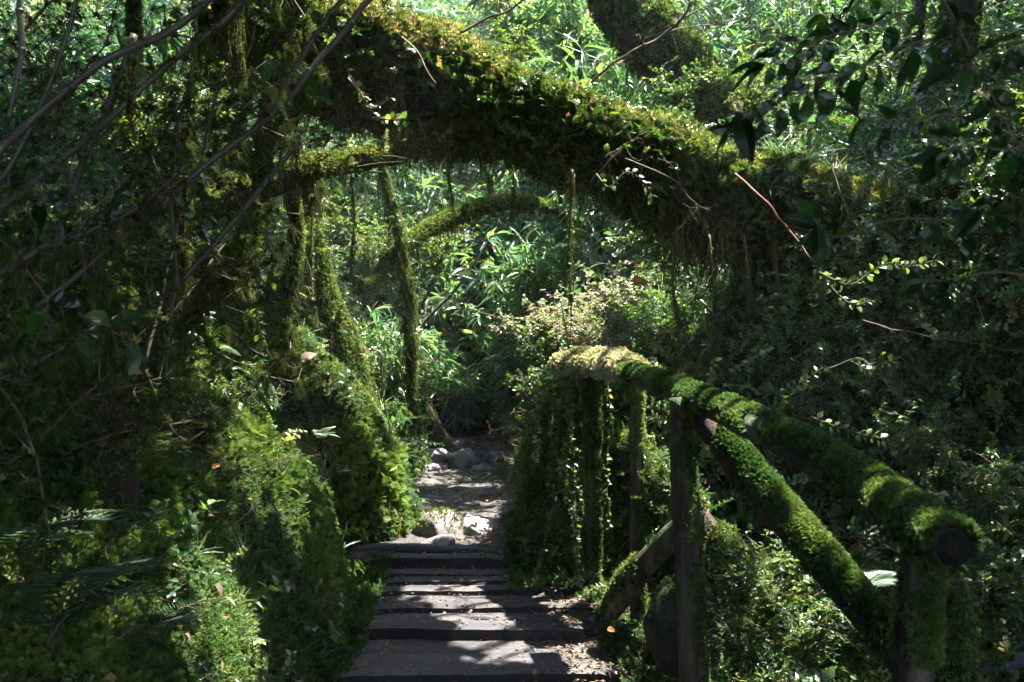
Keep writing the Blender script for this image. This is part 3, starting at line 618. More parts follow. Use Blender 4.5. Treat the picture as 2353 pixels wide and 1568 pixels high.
# ---------------------------------------------------------------- handrail
hr = thing('handrail', (.9, 4, 0), 'rustic moss covered log handrail on posts climbing beside the steps', 'handrail'); hl_ = np.array(hr.location)
def part_log(name, pts, rpx, mat, moss=None, nm=0, up=1.3, sz=(.01, .022), n=30, sides=20, bump=.1, par=hr, dens=-.5, tm=None, thick=.01, mossside=None, flatn=False, cut=0.):
    pp = pxpath(pts, n); rr = np.interp(np.linspace(0, 1, n), np.linspace(0, 1, len(rpx)), rpx)/F*pp[:, 1]
    A = Acc(); tube(A, pp, rr, sides, .5, 0, bump, 7, cap_mi=1); o = A.build(name, [mat, 'endgrain'], par, hl_)
    if moss:
        A = Acc(); q, w, d = on_tube(pp, rr*1.01, nm, up, bump, 7)
        sel = noise(q, 7)+.5*noise(q, 19) > dens
        if mossside is not None: sel &= (w@norm(np.array(mossside, float))+.55*noise(q, 8)+.45*noise(q, 27)+rng.normal(0, .15, len(q))) > cut
        q, w, d = q[sel], w[sel], d[sel]; q = q+w*(thick*(.5+.5*noise(q, 14)))[:, None]
        T_ = tm or FEATHER
        for k in range(len(T_)):
            m = np.arange(len(q)) % len(T_) == k
            A.grow(T_[k], q[m], w[m]+[0, -.1, .2], U(sz[0], sz[1], m.sum()), np.clip(.5+.35*noise(q[m], 5)+rng.normal(0, .13, m.sum()), 0, 1), .5)
        A.build('moss', moss, o, hl_)
    return o, pp, rr
part_log('rail', [(2192, 1262, 2.12), (2090, 1195, 2.35), (1960, 1105, 2.75), (1830, 1030, 3.15), (1700, 965, 3.75), (1610, 925, 4.2), (1540, 893, 4.8), (1480, 873, 5.5), (1440, 862, 5.9)], [42, 42, 41, 37, 32, 27, 24, 22, 20], 'railbark', 'moss_rail', 62000, .8, (.008, .026), 70, 26, .13, thick=.014, dens=-.6, mossside=(.3, .1, .9), cut=-.08)
part_log('post', [(2120, 1275, 2.22), (2110, 1380, 2.22), (2100, 1500, 2.22), (2090, 1900, 2.22)], [36, 38, 46, 54], 'post', 'moss', 16000, .0, (.006, .018), 26, 20, .1, mossside=(.8, .1, 0), dens=-.5, cut=-.35, tm=TUFT)
part_log('post', [(1563, 915, 4.25), (1568, 1100, 4.2), (1580, 1300, 4.15), (1592, 1560, 4.1), (1600, 1720, 4.1)], [25, 27, 30, 32, 34], 'post', 'moss', 7000, .0, (.008, .022), 30, 12, .1, mossside=(1, 0, 0), dens=-.3, cut=.15, tm=TUFT)
part_log('post', [(1460, 878, 6.05), (1461, 1100, 6.02), (1462, 1250, 6.0), (1462, 1420, 6.0)], [13, 14, 15, 15], 'post', 'moss', 9000, .0, (.015, .035), 30, 9, .05, mossside=(1, .2, 0), dens=-.5, cut=-.1, tm=TUFT)
part_log('brace', [(1612, 960, 4.35), (1700, 1070, 4.2), (1800, 1190, 4.05), (1920, 1330, 3.85), (2060, 1500, 3.6), (2140, 1600, 3.5)], [30, 36, 38, 38, 36, 36], 'bark', 'moss_rail', 34000, .5, (.010, .032), 50, 18, .12, mossside=(.6, -.2, .7), dens=-.6, cut=-.3, tm=FEATHER+TUFT)
part_log('crossrail', [(1455, 862, 6.05), (1400, 850, 6.35), (1340, 846, 6.7), (1300, 852, 6.95)], [15, 17, 15, 11], 'railbark', 'moss_sun_tone', 15000, 1.0, (.02, .055), 24, 16, .3, thick=.07, dens=-.9, tm=FEATHER+TUFT)
part_log('post', [(1358, 860, 6.6), (1360, 950, 6.6), (1362, 1050, 6.6), (1362, 1400, 6.6)], [13, 14, 15, 15], 'post', 'moss', 3000, 0., (.02, .04), 20, 10, .1, dens=-.8, tm=TUFT)

# logs behind the handrail
mossy_log('log', [(1440, 1010, 6.4), (1500, 1075, 6.1), (1570, 1150, 5.8), (1640, 1240, 5.6), (1720, 1350, 5.4), (1800, 1440, 5.2)], [20, 28, 30, 28, 26, 24], 'sunlit mossy log slanting down behind the posts', nm=8000, n=36, hang=90, hl=(.06, .2), moss='moss', sz=(.02, .045), sprigs=120, thick=.03)
mossy_log('log', [(1400, 1410, 5.7), (1450, 1340, 5.6), (1520, 1262, 5.5), (1600, 1180, 5.4)], [22, 32, 30, 24], 'bare brown log propped between the two farther posts', bark='post', nm=1600, n=24, up=1.5, sprigs=10, dens=0.)
mossy_log('log', [(2190, 1560, 3.4), (2260, 1530, 3.4), (2330, 1522, 3.4), (2420, 1515, 3.4)], [15, 18, 18, 18], 'grey log lying in the bottom right corner', bark='timber', nm=900, n=16, up=1.2, sz=(.01, .022))
mossy_log('stump', [(2180, 1330, 2.7), (2180, 1420, 2.7), (2175, 1520, 2.7), (2170, 1760, 2.7)], [20, 40, 56, 66], 'mossy stump crowding the nearest handrail post', 'stump', nm=5200, n=20, sz=(.012, .028), moss='moss', up=.2)
mossy_log('log', [(1610, 1500, 4.9), (1700, 1440, 5.0), (1800, 1480, 4.9), (1880, 1530, 4.8)], [14, 14, 12, 10], 'dark crooked root under the shrubs below the brace', nm=500, n=16)
mossy_log('log', [(1640, 1000, 8), (1600, 1080, 7.4), (1680, 1180, 6.6), (1760, 1290, 6.2)], [10, 12, 18, 22], 'dim mossy log behind the brace', nm=1500, n=20, hang=60) if 0 else None

# ---------------------------------------------------------------- canes and thin branches
def cane(pts, r0, r1, label, cat='cane', mat='cane', name='cane', n=22, nodes=True, moss=0, jit=.028):
    if not nodes and name in ('branch', 'twig', 'stick', 'root', 'stem'): r0, r1, n, jit = r0*.62, r1*.5, 34, .03
    pp = pxpath(pts, n); pp = pp+np.stack([noise(pp, 3), noise(pp+9, 3), noise(pp+19, 3)], -1)*jit+np.stack([noise(pp, 11), noise(pp+9, 11), noise(pp+19, 11)], -1)*jit*.35
    rr = np.linspace(r0, r1, n)/F*pp[:, 1]*(.72 if nodes else 1.); A = Acc(); tube(A, pp, rr, 7, np.clip(.5+.3*noise(pp, 4).repeat(1).mean(), 0, 1), 0)
    if n == 34 and name in ('branch', 'twig', 'root'):
        def side(p, d, l, r, dep):
            q = [p]
            for _ in range(5): d = norm(d+rng.normal(0, .2, 3)); q.append(q[-1]+d*l/5)
            tube(A, np.array(q), np.linspace(r, r*.4, 6), 4, .5, cap=False)
            if dep:
                for _ in range(2): side(q[rng.integers(2, 6)], norm(d+rng.normal(0, .7, 3)), l*.5, r*.6, dep-1)
        for _ in range(7):
            i = rng.integers(5, 32); side(pp[i], norm(pp[i+1]-pp[i]+rng.normal(0, .6, 3)), U(.08, .28)*(pp[i, 1]/7)**.5, rr[i]*.55, 1)
    if nodes:
        for k in range(3, n-1, 5): tube(A, np.array([pp[k]-(pp[k+1]-pp[k])*.12, pp[k]+(pp[k+1]-pp[k])*.12]), rr[k]*1.35, 7, .2, 0)
    if not moss: return tag(A.build(name, mat), label, cat)
    o = thing(name, pp[-1], label, cat); A.build('stem', mat, o, pp[-1])
    A = Acc(); q, w, d = on_tube(pp, rr, moss, .1)
    for k in range(5):
        m = np.arange(len(q)) % 5 == k; a = U(0, 6.28, m.sum()); A.inst(CURT[k], q[m], np.stack([np.cos(a), np.sin(a), 0*a], -1), [0, 0, 1.], U(.05, .2, m.sum())[:, None]*np.array([.5, .5, 1]))
    A.grow(TUFT[0], np.repeat(q, 8, 0)+rng.normal(0, .008, (len(q)*8, 3)), [0, -.3, 1.], U(.01, .02, len(q)*8), None, .8)
    A.build('hanging_moss', 'beard', o, pp[-1]); return o
cane([(905, -60, 3.2), (760, 90, 3.1), (620, 240, 3.0), (430, 420, 2.9), (250, 560, 2.8), (90, 700, 2.7)], 11, 9, 'thick dark cane crossing the upper left corner to the path side')
cane([(840, -60, 3.3), (740, 60, 3.2), (650, 180, 3.1), (560, 300, 3.0)], 9, 8, 'jointed cane lying just above the thick dark one')
cane([(620, -40, 2.6), (480, 90, 2.6), (300, 230, 2.5), (120, 380, 2.5), (-40, 500, 2.4)], 10, 12, 'long blurred cane running down to the left edge', moss=26)
cane([(560, -30, 2.4), (420, 60, 2.4), (240, 130, 2.3), (60, 270, 2.3), (-60, 380, 2.2)], 12, 13, 'darkest cane highest in the left corner')
cane([(700, 330, 3.4), (560, 470, 3.3), (420, 640, 3.2), (200, 760, 3.1), (-30, 900, 3.0)], 10, 8, 'cane sagging to the left edge below the others', moss=30)
cane([(430, 380, 2.8), (300, 480, 2.8), (120, 540, 2.7), (-40, 640, 2.7)], 9, 12, 'short thick cane in the shade at the left edge', moss=18)
cane([(50, -40, 2.3), (25, 130, 2.3), (0, 260, 2.3)], 10, 9, 'upright cane cut by the top left corner')
cane([(190, -40, 2.5), (130, 130, 2.5), (40, 330, 2.5), (-20, 420, 2.5)], 8, 8, 'brown cane leaning beside the corner cane')
cane([(330, 100, 2.7), (250, 260, 2.7), (170, 420, 2.7), (130, 560, 2.6)], 12, 12, 'olive stem standing among the left canes', moss=20)
cane([(440, -40, 3.0), (425, 200, 3.0), (400, 420, 3.0), (410, 640, 3.0), (400, 900, 2.9)], 4, 4, 'thin vertical stem hanging through the left canes', nodes=False, moss=16)
cane([(500, 180, 3.4), (440, 400, 3.4), (380, 600, 3.4), (330, 860, 3.3)], 4, 4, 'thin dark stem slanting behind the canes', nodes=False)
cane([(934, 800, 12.5), (1000, 718, 12.5), (1066, 638, 12.5), (1112, 570, 12.5), (1150, 480, 12.5)], 5, 4, 'straight dark pole leaning right at the end of the path', 'pole', 'twig')
cane([(960, 720, 13), (985, 665, 13), (1020, 600, 13), (1050, 530, 13), (1062, 500, 13)], 6, 5, 'second dark pole leaning left of the bamboo leaves', 'pole', 'twig')
cane([(1080, 540, 13.5), (1100, 495, 13.5), (1112, 470, 13.5)], 3, 3, 'short thin pole above the two leaning poles', 'pole', 'twig')
cane([(1366, 190, 7.4), (1420, 140, 7.3), (1470, 108, 7.2), (1520, 80, 7.2), (1560, 45, 7.1), (1592, -10, 7.1)], 5, 7, 'bare grey branch rising right off the arching trunk', 'branch', 'twig', 'branch', nodes=False)
cane([(1500, 92, 7.2), (1560, 62, 7.3), (1640, 55, 7.4), (1720, 60, 7.5), (1790, 70, 7.5)], 3, 1.5, 'thin side twig reaching right from the bare branch', 'branch', 'twig', 'branch', nodes=False)
cane([(1058, 66, 7.0), (1110, 38, 7.0), (1160, 18, 7.0), (1215, -12, 7.0)], 5, 4, 'short brown branch crossing the top edge above the trunk', 'branch', 'twig', 'branch', nodes=False)
cane([(920, 92, 6.6), (960, 130, 6.5), (1000, 185, 6.4)], 4, 2, 'pale broken stick lying against the trunk front', 'stick', 'twig', 'stick', nodes=False)
cane([(1690, 400, 6.6), (1760, 470, 6.5), (1810, 530, 6.5), (1870, 610, 6.4)], 5, 4, 'straight brown stick leaning under the trunk by the bright sprig', 'stick', 'redtwig', 'stick', nodes=False)
cane([(1360, 420, 6.8), (1440, 340, 6.7), (1460, 330, 6.7)], 3, 2, 'forked pale twig on the arch above the bamboo', 'twig', 'twig', 'twig', nodes=False)
cane([(1440, 372, 6.7), (1500, 392, 6.6), (1550, 420, 6.6), (1590, 460, 6.6), (1620, 480, 6.6)], 3.5, 1.5, 'long pale twig running right across the trunk', 'twig', 'twig', 'twig', nodes=False)
cane([(1555, 730, 8.2), (1610, 680, 8.1), (1660, 620, 8.0), (1700, 560, 7.9)], 5, 4, 'brown root slanting down from the arch', 'root', 'twig', 'root', nodes=False)
cane([(1990, 735, 6.0), (2080, 760, 5.9), (2200, 780, 5.8), (2360, 808, 5.7)], 2.6, 1.6, 'thin grey tendril stretching to the right edge', 'twig', 'twig', 'twig', nodes=False)
cane([(1900, 850, 6.0), (1980, 830, 6.0), (2060, 900, 5.9), (2140, 960, 5.8), (2190, 1000, 5.8)], 2.4, 1.4, 'fine arching twig over the dark right slope', 'twig', 'twig', 'twig', nodes=False)
cane([(600, 1005, 5.4), (545, 790, 5.2)][::-1] if 0 else [(515, 745, 5.2), (545, 775, 5.2), (590, 808, 5.3)], 5, 5, 'short dark stick poking from the left bank', 'stick', 'bark', 'stick', nodes=False)
cane([(415, 860, 3.6), (330, 870, 3.6), (215, 905, 3.5)], 3.5, 2.5, 'thin pale root curving across the dark left bank', 'root', 'twig', 'root', nodes=False)
cane([(1180, 1090, 7.6), (1160, 1060, 7.6), (1130, 1030, 7.5)], 2, 1, 'reddish twig poking over the path from the ivy bank', 'twig', 'redtwig', 'twig', nodes=False)
cane([(1405, 1525, 4.6), (1440, 1545, 4.5), (1475, 1575, 4.4)], 5, 5, 'short stick on the litter beside the lowest step', 'stick', 'twig', 'stick', nodes=False)
cane([(855, 800, 8.0), (880, 820, 8.0), (885, 900, 8.0), (905, 1010, 8.1)], 4, 3, 'dead dark stem upright at the foot of the left bank', 'stem', 'twig', 'stem', nodes=False)
cane([(2270, 740, 4.2), (2240, 640, 4.1), (2290, 500, 4.0), (2353, 300, 3.9)][::-1], 2.5, 2.5, 'long slanting grass stem at the right', 'stem', 'twig', 'stem', nodes=False)

# ---------------------------------------------------------------- leafy twigs (near, countable)
def leafy(pts, label, nl, size, r=2.5, leafm='leaf', leaf=LEAF_L, name='leafy_branch', cat='branch', stem='twig', hang=.3, n=24, side=0, spread=.9, terminal=0):
    pp = pxpath(pts, n); rr = np.linspace(r, r*.35, n)/F*pp[:, 1]; o = thing(name, pp[0], label, cat)
    A = Acc(); tube(A, pp, rr, 6); 
    B = Acc(); d = norm(np.gradient(pp, axis=0)); t = np.linspace(1, n-1.01, nl)+U(-.4, .4, nl); t = np.clip(t, 0, n-1.01); i = t.astype(int); f = (t-i)[:, None]
    p = pp[i]*(1-f)+pp[i+1]*f; sgn = np.where(np.arange(nl) % 2, 1., -1.)[:, None]
    sd = norm(np.cross(d[i], [0, -1., .3]))*sgn
    dr = norm(sd*spread+d[i]*.7+rng.normal(0, .3, (nl, 3))+[0, 0, -hang])
    st_ = p+dr*size*.18
    for a, b in zip(p, st_): tube(A, np.array([a, b]), size*.018, 3, cap=False)
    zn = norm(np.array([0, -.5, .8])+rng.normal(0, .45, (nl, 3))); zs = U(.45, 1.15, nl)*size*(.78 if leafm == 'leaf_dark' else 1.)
    for k_ in range(4):
        B.inst(LEAF_V[k_] if leaf is LEAF_L else leaf, st_[k_::4], dr[k_::4], zn[k_::4], zs[k_::4])
    if terminal:
        dd = norm(d[-1]+rng.normal(0, .75, (terminal, 3))+[0, 0, -hang]); B.inst(leaf, np.repeat(pp[-1:], terminal, 0), dd, norm(np.array([0, -.5, .8])+rng.normal(0, .4, (terminal, 3))), U(.8, 1.15, terminal)*size)
    A.build('stem', stem, o, pp[0]); B.build('leaves', leafm, o, pp[0]); return o
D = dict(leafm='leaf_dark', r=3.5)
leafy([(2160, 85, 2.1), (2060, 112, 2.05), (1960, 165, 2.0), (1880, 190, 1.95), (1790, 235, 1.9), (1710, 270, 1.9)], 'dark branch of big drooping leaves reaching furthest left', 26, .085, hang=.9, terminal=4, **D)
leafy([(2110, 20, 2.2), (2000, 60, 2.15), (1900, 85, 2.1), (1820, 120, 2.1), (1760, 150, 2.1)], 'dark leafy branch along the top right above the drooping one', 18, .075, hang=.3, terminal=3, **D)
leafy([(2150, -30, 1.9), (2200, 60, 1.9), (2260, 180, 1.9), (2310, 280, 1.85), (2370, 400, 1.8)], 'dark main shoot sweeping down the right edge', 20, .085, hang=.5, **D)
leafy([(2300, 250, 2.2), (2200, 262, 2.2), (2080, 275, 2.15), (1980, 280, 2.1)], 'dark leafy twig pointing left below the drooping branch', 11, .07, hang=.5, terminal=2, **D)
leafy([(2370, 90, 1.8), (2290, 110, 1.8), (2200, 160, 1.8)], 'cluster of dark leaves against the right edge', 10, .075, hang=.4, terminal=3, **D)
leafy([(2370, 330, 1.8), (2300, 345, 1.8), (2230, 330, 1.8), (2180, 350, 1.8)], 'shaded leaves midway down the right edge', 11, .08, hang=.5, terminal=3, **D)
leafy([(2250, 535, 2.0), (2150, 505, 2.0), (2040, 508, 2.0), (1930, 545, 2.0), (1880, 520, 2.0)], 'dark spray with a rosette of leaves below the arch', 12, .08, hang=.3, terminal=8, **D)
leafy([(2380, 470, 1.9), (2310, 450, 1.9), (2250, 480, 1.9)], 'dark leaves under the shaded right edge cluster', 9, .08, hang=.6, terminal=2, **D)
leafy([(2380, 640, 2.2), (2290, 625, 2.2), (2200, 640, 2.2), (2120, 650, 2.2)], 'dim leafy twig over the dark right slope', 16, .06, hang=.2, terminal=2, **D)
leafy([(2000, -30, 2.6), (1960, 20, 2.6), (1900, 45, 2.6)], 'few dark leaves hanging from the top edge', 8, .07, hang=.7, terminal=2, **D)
S = dict(leaf=LEAF_R, name='leafy_twig', cat='twig')
leafy([(1880, 625, 6.0), (1950, 655, 5.9), (2000, 625, 5.9), (2040, 605, 5.8), (2090, 612, 5.8), (2150, 598, 5.8)], 'bright green sprig lit by the sun under the right of the arch', 44, .05, 2, 'leaf_light', hang=-.2, **S)
leafy([(1870, 600, 6.1), (1910, 660, 6.1), (1960, 700, 6.0), (2000, 690, 6.0)], 'pale twig with small leaves just below the bright sprig', 22, .045, 2, 'leaf_light', hang=.0, **S)
leafy([(1955, 830, 6.0), (2000, 850, 6.0), (2050, 830, 5.9)], 'small leafy twig over the dark right slope', 18, .045, 1.6, 'leaf', hang=.0, **S)
leafy([(1780, 905, 5.5), (1840, 880, 5.5), (1890, 845, 5.5)], 'thin twig with round leaves above the handrail', 20, .04, 1.6, 'leaf', hang=.1, **S)
leafy([(1870, 960, 5.4), (1920, 980, 5.4), (1990, 1000, 5.4), (2040, 1010, 5.4)], 'leafy twig hanging right of the handrail', 22, .045, 1.6, 'leaf', hang=.1, **S)
leafy([(1370, 400, 6.7), (1400, 430, 6.6), (1440, 395, 6.6), (1480, 420, 6.6), (1500, 455, 6.6)], 'leafy twig on the face of the trunk near its middle', 30, .045, 1.8, 'leaf', hang=.2, **S)
leafy([(800, 180, 6.3), (840, 230, 6.2), (870, 270, 6.2), (930, 275, 6.1)], 'reddish many leaved twig in front of the trunk at left', 28, .05, 2, 'leaf_light', hang=.0, stem='redtwig', **S)
leafy([(790, 150, 6.3), (830, 215, 6.2), (850, 250, 6.2), (900, 225, 6.1)], 'dry twig fanning out beside the reddish one', 12, .035, 2, 'leaf_light', hang=.0, stem='redtwig', **S)
leafy([(600, 620, 5.4), (590, 700, 5.4), (598, 780, 5.4), (590, 860, 5.4)], 'pale green trailing shoot with paired round leaves on the left bank', 34, .05, 1.8, 'leaf_light', hang=.0, **S)
leafy([(1290, 700, 7.4), (1310, 820, 7.3), (1320, 900, 7.2)], 'leafy shoot dangling above the cross rail', 14, .05, 1.6, 'leaf', hang=.3, **S)
leafy([(650, 1560, 4.3), (665, 1530, 4.3), (672, 1505, 4.3)], 'small white tipped seedling at the bottom edge', 12, .035, 2, 'fern_pale', hang=-.3, **S)
leafy([(1700, 1260, 5.0), (1760, 1290, 4.9), (1830, 1310, 4.8), (1900, 1330, 4.7)], 'arching spray with paired leaves behind the brace', 34, .05, 2, 'leaf_light', hang=.0, **S)
leafy([(1900, 350, 6.8), (1930, 440, 6.6), (1950, 500, 6.5)], 'strap leaved shoot with a yellow blade on the right of the arch', 12, .11, 2, 'bamboo', LEAF_B, 'shoot', 'shoot', hang=.2)
leafy([(560, 215, 2.8), (620, 195, 2.8), (690, 190, 2.8)], 'blurred glossy leaves by the jointed cane', 8, .085, 2.5, 'leaf', hang=.0)
leafy([(300, 400, 2.5), (250, 450, 2.5), (200, 500, 2.5), (170, 560, 2.5)], 'shaded broad leaves on the left above the sagging cane', 10, .09, 2.5, 'leaf_dark', hang=.4)
leafy([(120, 350, 2.4), (100, 400, 2.4), (110, 470, 2.4)], 'pair of broad dark leaves near the left edge', 7, .1, 2.5, 'leaf_dark', hang=.5)
leafy([(350, 60, 2.5), (330, 110, 2.5), (300, 150, 2.5)], 'green leaves hanging beside the highest cane', 6, .08, 2.5, 'leaf', hang=.6)
leafy([(180, 720, 2.6), (220, 750, 2.6), (280, 770, 2.6)], 'bluish broad leaf above the dark bank', 4, .1, 2.5, 'leaf', hang=.1)
leafy([(480, 380, 3.0), (440, 430, 3.0), (470, 520, 3.0)], 'dim leaves between the canes and the crooked limb', 9, .09, 2.5, 'leaf_dark', hang=.5)
leafy([(60, 620, 2.3), (110, 700, 2.3), (80, 790, 2.3)], 'near leaves lowest on the left edge', 7, .09, 2.5, 'leaf_dark', hang=.4)

# ---------------------------------------------------------------- hanging vines
def vine(pts, label, nl=60, size=.04, leafm='leaf', moss=14, r=2., group=None):
    pp = pxpath(pts, 30); pp = pp+np.stack([noise(pp, 4), noise(pp+7, 4), 0*pp[:, 0]], -1)*.02
    o = thing('hanging_vine', pp[0], label, 'vine', group); A = Acc(); tube(A, pp, r/F*pp[:, 1]*np.linspace(1, .5, 30), 4); A.build('stem', 'twig', o, pp[0])
    A = Acc(); t = U(0, 28.9, nl); i = t.astype(int); f = (t-i)[:, None]; p = pp[i]*(1-f)+pp[i+1]*f
    d = norm(rng.normal(0, 1, (nl, 3))*[1, 1, .5]+[0, 0, -.2]); 
    if nl: A.inst(LEAF_R, p, d, norm([0, -.3, 1.]+rng.normal(0, .5, (nl, 3))), U(.6, 1.2, nl)*size); A.build('leaves', leafm, o, pp[0])
    if moss:
        A = Acc(); t = U(0, 28.9, moss); i = t.astype(int); q = pp[i]
        for k in range(5): m = np.arange(moss) % 5 == k; A.inst(CURT[k], q[m], norm(rng.normal(0, 1, (m.sum(), 3))*[1, 1, 0]), [0, 0, 1.], U(.06, .28, m.sum())[:, None]*np.array([.4, .4, 1]))
        A.build('hanging_moss', 'beard', o, pp[0])
vine([(1310, 390, 7.1), (1312, 500, 7.1), (1308, 600, 7.1), (1312, 690, 7.1)], 'dense mossy vine hanging from the middle of the arch', 30, .04, moss=46, r=3)
vine([(1316, 400, 7.2), (1318, 650, 7.2), (1305, 850, 7.2), (1330, 1000, 7.2)], 'long thin vine dropping to the cross rail', 20, .03, moss=2, r=1.6)
vine([(1290, 800, 7.0), (1300, 900, 6.9), (1320, 1050, 6.8), (1318, 1200, 6.7), (1330, 1340, 6.6)], 'leafy vine cascade trailing down to the steps', 300, .04, 'leaf_light', moss=12)  # lighter leaves on the cascade: missing sunlight put into their colour
vine([(1310, 850, 6.8), (1312, 960, 6.75), (1300, 1080, 6.7), (1312, 1180, 6.65)], 'thick ivy strand in the middle of the trailing cascade', 260, .042, 'leaf_light', moss=8)
vine([(1262, 880, 6.9), (1280, 980, 6.85), (1268, 1090, 6.8), (1290, 1200, 6.7)], 'ivy strand on the path side of the trailing cascade', 220, .042, 'leaf', moss=6)
vine([(1330, 1100, 6.7), (1318, 1200, 6.6), (1330, 1290, 6.55), (1338, 1350, 6.5)], 'short budding strand at the foot of the trailing cascade', 110, .034, 'leaf_pale', moss=3)
vine([(1225, 900, 7.2), (1235, 1000, 7.1), (1228, 1060, 7.0)], 'short pale strand over the corner of the bank', 110, .04, 'leaf_pale', moss=2)
vine([(1275, 860, 7.0), (1265, 980, 6.9), (1290, 1100, 6.8), (1262, 1200, 6.6), (1225, 1350, 6.4)], 'reddish vine slanting onto the treads', 110, .032, 'leaf_light', moss=2)
vine([(1330, 850, 6.9), (1345, 980, 6.8), (1335, 1120, 6.7), (1345, 1250, 6.6)], 'ivy strand falling right of the leafy cascade', 160, .036, moss=6)
vine([(1395, 860, 6.6), (1400, 960, 6.6), (1395, 1100, 6.6), (1400, 1220, 6.6)], 'sparse ivy strand under the cross rail', 90, .034, moss=5)
vine([(1215, 960, 7.3), (1205, 1080, 7.2), (1200, 1200, 7.2)], 'ivy strand at the edge of the bank over the path', 110, .036, 'leaf_light', moss=3)
vine([(1555, 520, 7.3), (1545, 650, 7.3), (1560, 760, 7.3), (1550, 860, 7.3)], 'tangled mossy root hanging nearest the far post', 40, .035, moss=60, r=3)
vine([(1630, 540, 7.3), (1640, 680, 7.3), (1625, 830, 7.3), (1640, 900, 7.3)], 'straight dark root hanging behind the middle post', 26, .035, moss=50, r=3)
vine([(1710, 540, 7.3), (1720, 640, 7.2), (1715, 780, 7.2)], 'moss laden vine right of the straight root', 30, .035, moss=46, r=3)
vine([(1780, 560, 7.4), (1790, 700, 7.3), (1780, 860, 7.2)], 'mossy vine in the shade above the handrail', 30, .035, moss=46, r=3)
vine([(1860, 580, 7.4), (1850, 720, 7.3), (1865, 900, 7.2)], 'mossy vine behind the bright sprig', 30, .035, moss=46, r=3)
vine([(1960, 620, 7.4), (1950, 780, 7.3), (1970, 950, 7.2)], 'dark vine low on the right of the arch', 30, .035, moss=36, r=3)
vine([(540, -20, 3.6), (538, 60, 3.6), (545, 130, 3.6)], 'yellow moss beard hanging from the top edge', 6, .03, moss=60, r=3)
vine([(430, 300, 3.6), (432, 480, 3.6), (425, 640, 3.6)], 'grey moss beard among the left canes', 6, .03, moss=40, r=3)
vine([(230, 500, 3.0), (238, 700, 3.0), (232, 860, 3.0)], 'grey moss beard over the dark left bank', 6, .03, moss=40, r=3)
vine([(720, 420, 8.0), (715, 560, 8.0), (722, 720, 8.0)], 'mossy vine hanging below the side limb', 20, .04, moss=46, r=3)
vine([(810, 400, 7.6), (815, 520, 7.6), (805, 650, 7.6)], 'thin mossy vine below the dead twigs of the limb', 16, .04, moss=30, r=2)
vine([(1035, 350, 7.2), (1032, 400, 7.2), (1036, 470, 7.2)], 'short mossy vine under the thick left of the arch', 8, .03, moss=24, r=2)
vine([(1180, 380, 7.2), (1182, 430, 7.2), (1178, 470, 7.2)], 'short root hanging left of the dense vine', 6, .03, moss=18, r=2)

# moss draped twigs tangled among the canes, left foreground: one built with its parts, then copies
def mossy_twig(seed):
    g = np.random.default_rng(seed); o = thing('mossy_twig', (0, 0, 0), 'thin moss draped twig tangled among the dark canes on the left', 'twig', 'moss draped twigs tangled among the left canes'); A = Acc(); B = Acc(); p = np.zeros(3); d = np.array([1., 0, .1]); pts = [p]
    for k in range(14): d = norm(d+g.normal(0, .16, 3)); p = p+d*.08; pts.append(p)
    pts = np.array(pts); tube(A, pts, np.linspace(.006, .002, 15), 5, .3)
    for k in range(7):
        i = g.integers(2, 14); q = np.array([pts[i], pts[i]+norm(g.normal(0, 1, 3))*.12]); q = np.vstack([q, q[-1]+norm(g.normal(0, 1, 3)+[0, 0, .5])*.1]); tube(A, q, [.003, .002, .001], 4, .4, cap=False); pts = np.vstack([pts, q])
    A.build('stem', 'twig', o); q = np.repeat(pts, 4, 0)+g.normal(0, .012, (len(pts)*4, 3)); m = len(q)
    for k in range(5): mm = np.arange(m) % 5 == k; B.inst(CURT[k], q[mm], norm(g.normal(0, 1, (mm.sum(), 3))*[1, 1, 0]), [0, 0, 1.], g.uniform(.03, .11, mm.sum())[:, None]*np.array([.6, .6, 1.]))
    B.grow(TUFT[1], np.repeat(pts, 14, 0)+g.normal(0, .006, (len(pts)*14, 3)), [0, 0, 1.], g.uniform(.008, .018, len(pts)*14), None, 1.)
    B.build('hanging_moss', 'beard_green', o); return o
tw = [mossy_twig(k) for k in (1, 2, 3)]; g = np.random.default_rng(9)
def copy_tree(o):
    c = o.copy(); C.objects.link(c)
    for ch in o.children: d = ch.copy(); C.objects.link(d); d.parent = c
    return c
for k in range(46):
    o = tw[k] if k < 3 else copy_tree(tw[k % 3]); Y = g.uniform(2.3, 4.6); px = g.uniform(-60, 560)*(1 if k % 4 else 1.3); py = g.uniform(-40, 900)
    if k % 5 == 0: py = g.uniform(850, 1100); px = g.uniform(-60, 150)
    o.location = P(px, py, Y); o.rotation_euler = (g.uniform(-3, 3), g.uniform(-.2, .2)*0+(-.5 if k % 2 else 1.2)+g.uniform(-.4, .4), g.uniform(-.7, .7)); o.rotation_euler.x *= .1; s_ = g.uniform(.5, 1.05)*Y/3.4; o.scale = (s_, s_, s_)

